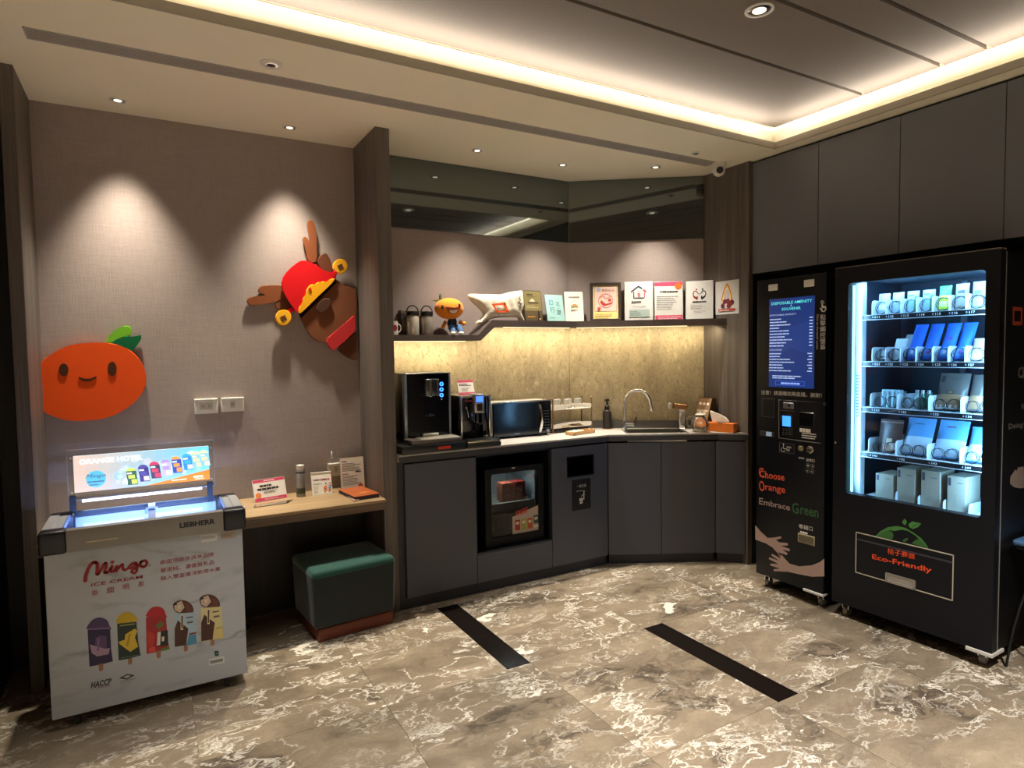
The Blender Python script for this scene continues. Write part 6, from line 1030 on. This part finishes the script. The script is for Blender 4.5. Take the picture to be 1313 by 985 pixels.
for r, (zc, row) in enumerate(zip(shz, rows)):
    tr = box('shelf_tray', (.105, YS + .004, zc + .008), (W - .052, .58, zc + .014), TRW, t)
    sb = MB().box((.105, YS - .004, zc - .013), (W - .052, YS + .004, zc + .0125)).build('price_rail', BLKP, tr); MB().box((.105, YS - .0055, zc - .0155), (W - .052, YS + .004, zc - .0125)).box((.105, YS - .0055, zc + .0125), (W - .052, YS - .001, zc + .0145)).build('rail_trim', TRW, tr)
    p = Print('slot_numbers', tr, (0, YS - .0045, zc), (1, 0, 0), (0, 0, 1), root=t)
    xs = [lp(t, px, 400 + 60 * r, 'y', YS).x for px, _ in row]; SL[r] = xs
    for x, (_, s_) in zip(xs, row):
        if s_: p.text(s_, x + .002, -.006, .012, '#e4edf2', w=.026, bold=.02).rect(x - .012, -.004, x - .006, .005, '#8fa0a8')
    if r == 4: p.rect(.11, -.004, W - .06, -.002, '#77828a')
    p.build()
    dx = (xs[-1] - xs[0]) / (len(xs) - 1)
    for k, x in enumerate(xs):
        hd_ = .082 if r < 4 else .055; xl = x - .022 if r < 2 else x - .03 if r < 4 else lp(t, (1146.7, 1175.5, 1208, 1241)[k], 650, 'y', YS).x
        if xl < .106: xl = .107
        pr = [(YS + .006, 0), (YS + .006, hd_ - .018), (YS + .012, hd_ - .006), (YS + .026, hd_), (.50, hd_ * .9), (.50, 0)]
        MB().prism([(xl, y, zc + .0145 + z) for y, z in pr], (.0025, 0, 0)).build('divider', TRW, t)
        if r < 4:
            for cxx, rad in (((x + .022, .034),) if r < 2 else ((x + .015, .030), (x + .082, .032))):
                pts = [(cxx + rad * math.cos(R_(a)), YS + .018 + .02 * a / 360, zc + .015 + rad + .002 + rad * math.sin(R_(a))) for a in range(-80, 560, 20)]
                MB().tube(pts, .0017, 6).build('coil', COIL, t)
def pouch(name, label, cat, x, zc, w_, h_, hx_, tilt=.35, th=.03, y=.145, prt=None, grp='goods in the vending machine', top=None):
    y += .02
    q = thing(name, label, cat, tm(VM) @ Vector((x, y, zc + .0150)), VM.rotation_euler.z, grp); up = Vector((0, math.sin(tilt), math.cos(tilt))); n = Vector((0, -math.cos(tilt), math.sin(tilt))); mb = MB(); G_ = []
    for j in range(7):
        v = j / 6; ring = []
        pr = math.sin(math.pi * (.12 + .88 * min(1, .15 + v * .95))) if v > .4 else 1
        for i in range(7):
            u = i / 6; bulge = th * .5 * (1 - abs(2 * u - 1) ** 3) * (1 - max(0, (v - .35) / .65) ** 2 * .95); ring.append((u, v, bulge))
        G_.append(ring)
    fr = [[mb.bm.verts.new(Vector((w_ * u, 0, 0)) + up * (h_ * v) + n * b_ + Vector((0, 0, .001))) for u, v, b_ in r_] for r_ in G_]; bk = [[mb.bm.verts.new(Vector((w_ * u, 0, 0)) + up * (h_ * v) - n * (b_ * .7 + .001) + Vector((0, 0, .001 + (.02 if v == 0 else 0) * 0))) for u, v, b_ in r_] for r_ in G_]
    for g_, fl in ((fr, 0), (bk, 1)):
        for j in range(6):
            for i in range(6):
                f_ = [g_[j][i], g_[j][i + 1], g_[j + 1][i + 1], g_[j + 1][i]]; mb.bm.faces.new(f_[::-1] if fl else f_)
    bd = [fr[0][i] for i in range(7)] + [fr[j][6] for j in range(1, 7)] + [fr[6][i] for i in range(5, -1, -1)] + [fr[j][0] for j in range(5, 0, -1)]; bb = [bk[0][i] for i in range(7)] + [bk[j][6] for j in range(1, 7)] + [bk[6][i] for i in range(5, -1, -1)] + [bk[j][0] for j in range(5, 0, -1)]
    for i in range(24): mb.bm.faces.new((bd[i], bb[i], bb[(i + 1) % 24], bd[(i + 1) % 24]))
    zmin = min(v.co.z for v in mb.bm.verts)
    for v in mb.bm.verts: v.co.z -= zmin
    # printed panels are separate patches lifted off the front
    mb.build('packet', mat('packet ' + hx_, hx_, .35, var=.14, scale=20, bump=.3), q, 60)
    for (u0, v0, u1, v1, c_) in (prt or ()):
        m2 = MB(); 
        def at_(u, v):
            b_ = th * .5 * (1 - abs(2 * u - 1) ** 3) * (1 - max(0, (v - .35) / .65) ** 2 * .95); return Vector((w_ * u, 0, -zmin)) + up * (h_ * v) + n * (b_ + .0012) + Vector((0, 0, .001))
        nu, nv = max(1, round((u1 - u0) * 6)), max(1, round((v1 - v0) * 6)); gv = [[m2.bm.verts.new(at_(u0 + (u1 - u0) * i / nu, v0 + (v1 - v0) * j / nv)) for i in range(nu + 1)] for j in range(nv + 1)]
        for j in range(nv):
            for i in range(nu): m2.bm.faces.new((gv[j][i], gv[j][i + 1], gv[j + 1][i + 1], gv[j + 1][i]))
        m2.build('print', mat('packet print ' + c_, c_, .4), q, 60)
    return q
z1_, z2_, z3_, z4_, z5_ = shz
def hz(px, py, y=.16): return lp(VM, px, py, 'y', y).z
r0 = SL[0]; h_ = (hz(1150, 375) - z1_ - .015) * 1.0; GP = 'goods in the vending machine'
pouch('toiletry_packet', 'white crinkled packet in the top vending row, leftmost', 'packet', r0[0] - .017, z1_, .062, h_, '#98a9b3', .12, prt=((.15, .2, .85, .45, '#dfe4e6'),))
pouch('toiletry_packet', 'white packet with a small dark mark in the top vending row', 'packet', r0[1] - .017, z1_, .062, h_, '#93a4ae', .12, prt=((.4, .5, .6, .58, '#3a4650'),))
pouch('toiletry_packet', 'pale packet with green side in the top vending row, left of the pair', 'packet', r0[2] - .017, z1_, .062, h_, '#8fa9b4', .08, prt=((.7, .05, .95, .75, '#3f7a58'), (.15, .75, .6, .84, '#3a5a78'), (.2, .25, .6, .55, '#7fa8b8')))
pouch('toiletry_packet', 'pale packet with green side in the top vending row, right of the pair', 'packet', r0[3] - .017, z1_, .062, h_, '#8fa9b4', .08, prt=((.7, .05, .95, .75, '#3f7a58'), (.15, .75, .6, .84, '#3a5a78'), (.2, .25, .6, .55, '#7fa8b8')))
pouch('wipes_packet', 'bright green and yellow packet in the top vending row', 'packet', r0[4] - .016, z1_, .058, h_ * 1.12, '#3aa056', .14, prt=((.05, .05, .95, .45, '#c9d02c'), (.2, .15, .8, .36, '#e2e6d0'), (.05, .5, .95, .6, '#d8d63a')))
pouch('cloth_packet', 'grey-beige packet with dark tag in the top vending row, beside the green one', 'packet', r0[5] - .017, z1_, .062, h_ * 1.15, '#8d8576', .12, prt=((.25, .62, .75, .74, '#2f2c2a'), (.15, .1, .85, .45, '#a9a398')))
pouch('cloth_packet', 'grey-beige packet with green tag at the right end of the top row', 'packet', r0[6] - .017, z1_, .062, h_ * 1.18, '#8a8272', .12, prt=((.25, .55, .7, .66, '#5a6b3a'), (.15, .1, .85, .4, '#a9a398')))
r1 = SL[1]
pouch('amenity_pouch', 'low silver-white pouch in the second vending row, leftmost', 'packet', r1[0] - .013, z2_, .056, .075, '#b9c2c4', .55, prt=((.2, .1, .7, .25, '#4a4238'),)); pouch('amenity_pouch', 'crumpled clear white pouch in the second vending row, second slot', 'packet', r1[1] - .018, z2_, .064, .135, '#ccd4d6', .45); pouch('amenity_pouch', 'white pouch lying behind the crumpled one in the second row', 'packet', r1[1] - .018, z2_, .064, .165, '#b8c4ca', .5, y=.235)
for k, s_ in ((2, 'leftmost of the four'), (3, 'second of the four'), (4, 'third of the four'), (5, 'rightmost of the four')):
    pouch('blue_pouch', 'tall blue glossy pouch in the second vending row, ' + s_, 'packet', r1[k] - .018, z2_, .066, .225, '#2f72e0', .52, .04, prt=((.15, .06, .85, .3, '#5fa6f0'), (.3, .12, .6, .22, '#b44ab0' if k % 2 else '#dff0ff')) + (((.4, .5, .75, .58, '#6a3fb0'),) if k == 4 else ()), grp='blue pouches in the vending machine')
pouch('snack_bag', 'beige bag at the right end of the second vending row', 'packet', r1[6] - .017, z2_, .062, .12, '#b39c84', .3, prt=((.1, .05, .9, .3, '#cfc6ba'),))
r2 = SL[2]
q = thing('bottle_set', 'clear packed set of small toiletry bottles in the third vending row, leftmost', 'bottles', tm(VM) @ Vector((r2[0] + .0, .15, z3_ + .015)), VM.rotation_euler.z, GP); box('card', (0, .03, 0), (.115, .034, .10), mat('set_card', '#9fc0c6', .5), q)
for k in range(4): bt = MB().lathe([(.011, 0), (.012, .003), (.012, .06), (.006, .068), (.006, .074)], (.016 + k * .028, .014, 0), 14).build('bottle', mat('bottle_aqua', '#a8c8cc', .2), q); MB().lathe([(.008, .074), (.008, .092)], (.016 + k * .028, .014, 0), 12).build('cap', mat('cap_silver', '#9aa4a8', .3, .4), bt)
q = thing('bottle_set', 'set of green toiletry bottles in the third vending row, second slot', 'bottles', tm(VM) @ Vector((r2[1] + .035, .15, z3_ + .015)), VM.rotation_euler.z, GP)
for k in range(3): bt = MB().lathe([(.012, 0), (.013, .003), (.013, .07), (.007, .08), (.007, .086)], (.016 + k * .03, .014, 0), 14).build('bottle', mat('bottle_green' if k else 'bottle_aqua', '#3f7a62', .2), q); MB().lathe([(.009, .086), (.009, .105)], (.016 + k * .03, .014, 0), 12).build('cap', mat('cap_silver', '#9aa4a8', .3, .4), bt)
box('tray', (.0, .0, -.0), (.092, .03, .004), mat('set_card', '#9fc0c6', .5), q)
pouch('kraft_pack', 'grey and tan kraft pack with line drawing in the third vending row', 'packet', r2[2] - .024, z3_, .142, .205, '#524b45', .36, .04, prt=((.0, .04, 1, .4, '#94704f'), (.05, .0, .95, .12, '#c9c4be'), (.08, .74, .2, .92, '#2b2827'), (.4, .84, .75, .87, '#4a4542'), (.38, .42, .6, .5, '#3a3230'), (.42, .44, .56, .48, '#94704f'))); pouch('kraft_pack', 'kraft pack partly hidden at the right end of the third vending row', 'packet', r2[3] - .024, z3_, .075, .2, '#524b45', .36, .04, prt=((.0, .04, 1, .4, '#94704f'),))
r3 = SL[3]
pouch('brown_pouch', 'dark brown zip pouch with pale figures in the fourth vending row', 'packet', r3[0] - .006, z4_, .125, .19, '#46302a', .2, .03, prt=((.25, .05, .75, .25, '#a8806a'), (.55, .1, .85, .3, '#cfc3b8'), (.4, .28, .65, .42, '#b5a182'), (.0, .9, 1, .93, '#8a6a5e')))
pouch('slipper_pouch', 'light blue and white slipper pouch in the fourth vending row, left of two', 'packet', r3[1] - .024, z4_, .142, .215, '#5f9fd2', .4, .04, prt=((.0, .03, 1, .48, '#b9d0dc'), (.3, .82, .65, .84, '#33506a'))); pouch('slipper_pouch', 'light blue and white slipper pouch in the fourth vending row, right of two', 'packet', r3[2] - .024, z4_, .142, .215, '#5f9fd2', .4, .04, prt=((.0, .03, 1, .48, '#b9d0dc'), (.3, .8, .6, .83, '#7a3a44'))); pouch('slipper_pouch', 'light blue pouch cut off at the right end of the fourth row', 'packet', r3[3] - .024, z4_, .075, .19, '#5f9fd2', .4, .04, prt=((.0, .03, 1, .48, '#b9d0dc'),))
for (xa_, xb_, yt, yb), s_ in zip(((1122, 1144.5, 608, 637), (1149, 1172, 601, 642), (1180, 1204, 604, 650), (1213.5, 1237, 611, 657)), ('lowest and leftmost', 'second from the left', 'third from the left', 'rightmost')):
    a_, b_ = lp(VM, xa_, yb, 'y', .13), lp(VM, xb_, yb, 'y', .13); hh = lp(VM, (xa_ + xb_) / 2, yt, 'y', .13).z - z5_ - .0155
    q = thing('carton', 'beige carton in the bottom vending row, ' + s_, 'box', tm(VM) @ Vector((a_.x, .135, z5_ + .015)), VM.rotation_euler.z, 'cartons in the bottom vending row'); w_ = b_.x - a_.x; box('box', (0, 0, 0), (w_, .16, hh), mat('carton_beige', '#a59c88', .7), q, .001)
    p = Print('print', q, (0, 0, 0), (1, 0, 0), (0, 0, 1)); p.rect(w_ * .06, hh * .72, w_ * .2, hh * .94, '#3a3d52').bars(w_ * .55, hh * .8, w_ * .85, hh * .86, 1, '#6d675a', 2).line([(w_ * .45, hh * .2), (w_ * .47, hh * .5)], .0015, '#8a8272').build()
# door furniture and prints of the wide machine
zc_ = (1090, 670, 8.753)
p = Print('leaf_picture', fd, (0, 0, 0), (1, 0, 0), (0, 0, 1), root=t).zoom(*zc_); GR, GR2 = '#3f7a38', '#2f5f2c'
p.P([(283, 158), (340, 100), (420, 55), (520, 40), (620, 60), (720, 120), (800, 180), (850, 240), (885, 300), (850, 290), (810, 230), (740, 150), (650, 95), (580, 80), (500, 97), (440, 85), (400, 95), (370, 130), (330, 165)], GR).P([(300, 160), (360, 110), (430, 85), (475, 110), (490, 150), (470, 190), (420, 185)], GR2).P([(690, 235), (740, 195), (780, 190), (830, 235), (868, 285), (800, 270)], GR2).P([(585, 205), (620, 180), (655, 172), (640, 205), (610, 222)], GR2).P([(655, 20), (700, -12), (800, 12), (765, 52), (705, 74), (668, 52)], GR).P([(585, -2), (612, -42), (640, -12), (632, 18), (612, 30)], GR).P([(690, 60), (720, 30), (770, 18), (725, 38)], '#14161c').build()
a_, b_ = p.px if False else lp(t, 1097, 734, 'y', 0), lp(t, 1222, 771, 'y', 0); c_ = lp(t, 1097, 682, 'y', 0); d_ = lp(t, 1222, 711, 'y', 0)
fx0, fx1, fz0, fz1 = a_.x, b_.x, (a_.z + b_.z) / 2, (c_.z + d_.z) / 2
fp = box('delivery_flap', (fx0 + .004, -.0015, fz0 + .004), (fx1 - .004, .002, fz1 - .004), VB, fd, .001); LN2 = mat('flap_line', '#b5ad9a', .4)
MB().box((fx0, -.004, fz0), (fx1, .001, fz0 + .005)).box((fx0, -.004, fz1 - .005), (fx1, .001, fz1)).box((fx0, -.004, fz0), (fx0 + .004, .001, fz1)).box((fx1 - .004, -.004, fz0), (fx1, .001, fz1)).build('flap_frame', LN2, fd); box('flap_hinge', (fx0 + .006, -.003, fz1 - .045), (fx1 - .006, .001, fz1 - .036), mat('hinge_grey', '#33363d', .35), fp)
p = Print('flap_lettering', fp, (0, -.0015, 0), (1, 0, 0), (0, 0, 1), root=t).zoom(*zc_); ORG = '#e04a22'
p.tpx('桔子商旅', (422, 352), (730, 418), 68, ORG, .008).tpx('Eco-Friendly', (248, 425), (918, 585), 72, ORG, .02).build()
a_, b_ = lp(t, 1136.5, 744, 'y', 0), lp(t, 1174.5, 755, 'y', 0); a2, b2 = lp(t, 1136.5, 734, 'y', 0), lp(t, 1174.5, 744, 'y', 0); hx0, hx1, hz0, hz1 = a_.x, b_.x, fz0 + .002, fz0 + .052
MB().box((hx0, -.012, hz0), (hx1, .0, hz0 + .012)).box((hx0, -.006, hz1 - .006), (hx1, .0, hz1)).box((hx0, -.012, hz0), (hx0 + .008, .0, hz1)).box((hx1 - .008, -.012, hz0), (hx1, .0, hz1)).box((hx0, -.003, hz0), (hx1, 0, hz1)).build('flap_handle', mat('handle_silver', '#a8a39c', .3, .5), fp)
box('seam_trim', (W - .0005, .054, Z0 + .01), (W + .0025, .058, Z1 - .01), mat('seam_silver', '#a9a7a4', .3, .5), t); MB().box((0, .002, Z1 - .0), (W, .055, Z1 + .005)).build('top_trim', mat('top_silver', '#8f8a80', .3, .6), t)
lk = lp(t, 1071, 567, 'y', 0)
MB().lathe([(.006, 0), (.006, -.010), (.001, -.012)][::-1], (.018, 0, lk.z), 12, 'y').build('lock', CHR, t)
for x in (.055, W - .06):
    for y in (.05, .70): caster(t, x, y, .10, x < .1)
MB().box((W - .11, -.008, .072), (W + .006, .12, .09), .002).build('foot_bracket', mat('leg_white', '#c7c4be', .4), t)
SD = Vector((W - .003, 0, 0))
p = Print('side_logo', t, (W - .003, 0, 0), (0, 1, 0), (0, 0, 1), lift=.0012); zz = (1285, 370, 3.94)
s_ = lambda x, y: (lambda v: (v.y, v.z))(lp(t, zz[0] + x / zz[2], zz[1] + y / zz[2], 'x', W - .003))
a_, b_ = s_(50, 185), s_(101, 95); u0, v0, u1, v1 = a_[0], a_[1], b_[0], b_[1]; p.frame(u0, v0, u1, v1, (u1 - u0) * .17, '#a3402c')
p = p.next('side_lettering'); a_, b_ = s_(78, 455), s_(98, 395); p.text('C', a_[0], a_[1], b_[1] - a_[1], '#6d6a68', bold=.03).text('h', b_[0] + .012, a_[1], b_[1] - a_[1], '#6d6a68', bold=.03)
a_, b_ = s_(30, 720), s_(104, 672); p.text('Doing', a_[0], a_[1], b_[1] - a_[1], '#6d6a68', w=b_[0] - a_[0], bold=.02)
a_, b_ = s_(92, 612), s_(110, 572); p.text('w', a_[0], a_[1], (b_[1] - a_[1]) * .8, '#6d6a68', bold=.03)
p = p.next('hand_picture'); hp = [s_(x, y) for x, y in ((38, 985), (40, 950), (55, 930), (62, 915), (72, 922), (80, 900), (92, 905), (100, 898), (130, 920), (150, 960), (140, 1000), (90, 1010), (60, 1005))]; p.poly(hp, '#8a7a70').build()
# wire seat at the right edge
t = thing('wire_stool', 'dark wire stool with a blue-grey pad at the right edge beside the vending machine', 'stool', (3.83, 1.205, 0), R_(0))
MB().box((-.21, -.2, .605), (.22, .22, .635), .014, 3).build('seat_pad', mat('blue_pad', '#4f74a0', .35, coat=.2), t); box('seat_pan', (-.2, -.19, .585), (.21, .21, .604), BLKP, t, .008)
for sx, sy in ((-1, 1), (-1, -1), (1, 1), (1, -1)):
    MB().tube(spline([(.23 * sx, .22 * sy, .006), (.215 * sx, .20 * sy, .2), (.17 * sx, .16 * sy, .42), (.1 * sx, .1 * sy, .586)], 4, False), .006, 8).build('leg', mat('dark_wire', '#2a2a2e', .35, .6), t)
MB().tube([(.2 * math.cos(R_(a)), .19 * math.sin(R_(a)), .30) for a in range(0, 360, 15)], .004, 6, True).build('foot_ring', mat('dark_wire', '#2a2a2e', .35, .6), t)
for sy in (.14, .06): MB().tube(spline([(-.19, sy, .63), (-.14, sy + .01, .80), (-.02, sy, .98), (.14, sy, 1.06)], 5, False), .005, 8).build('back_wire', mat('dark_wire', '#2a2a2e', .35, .6), t)
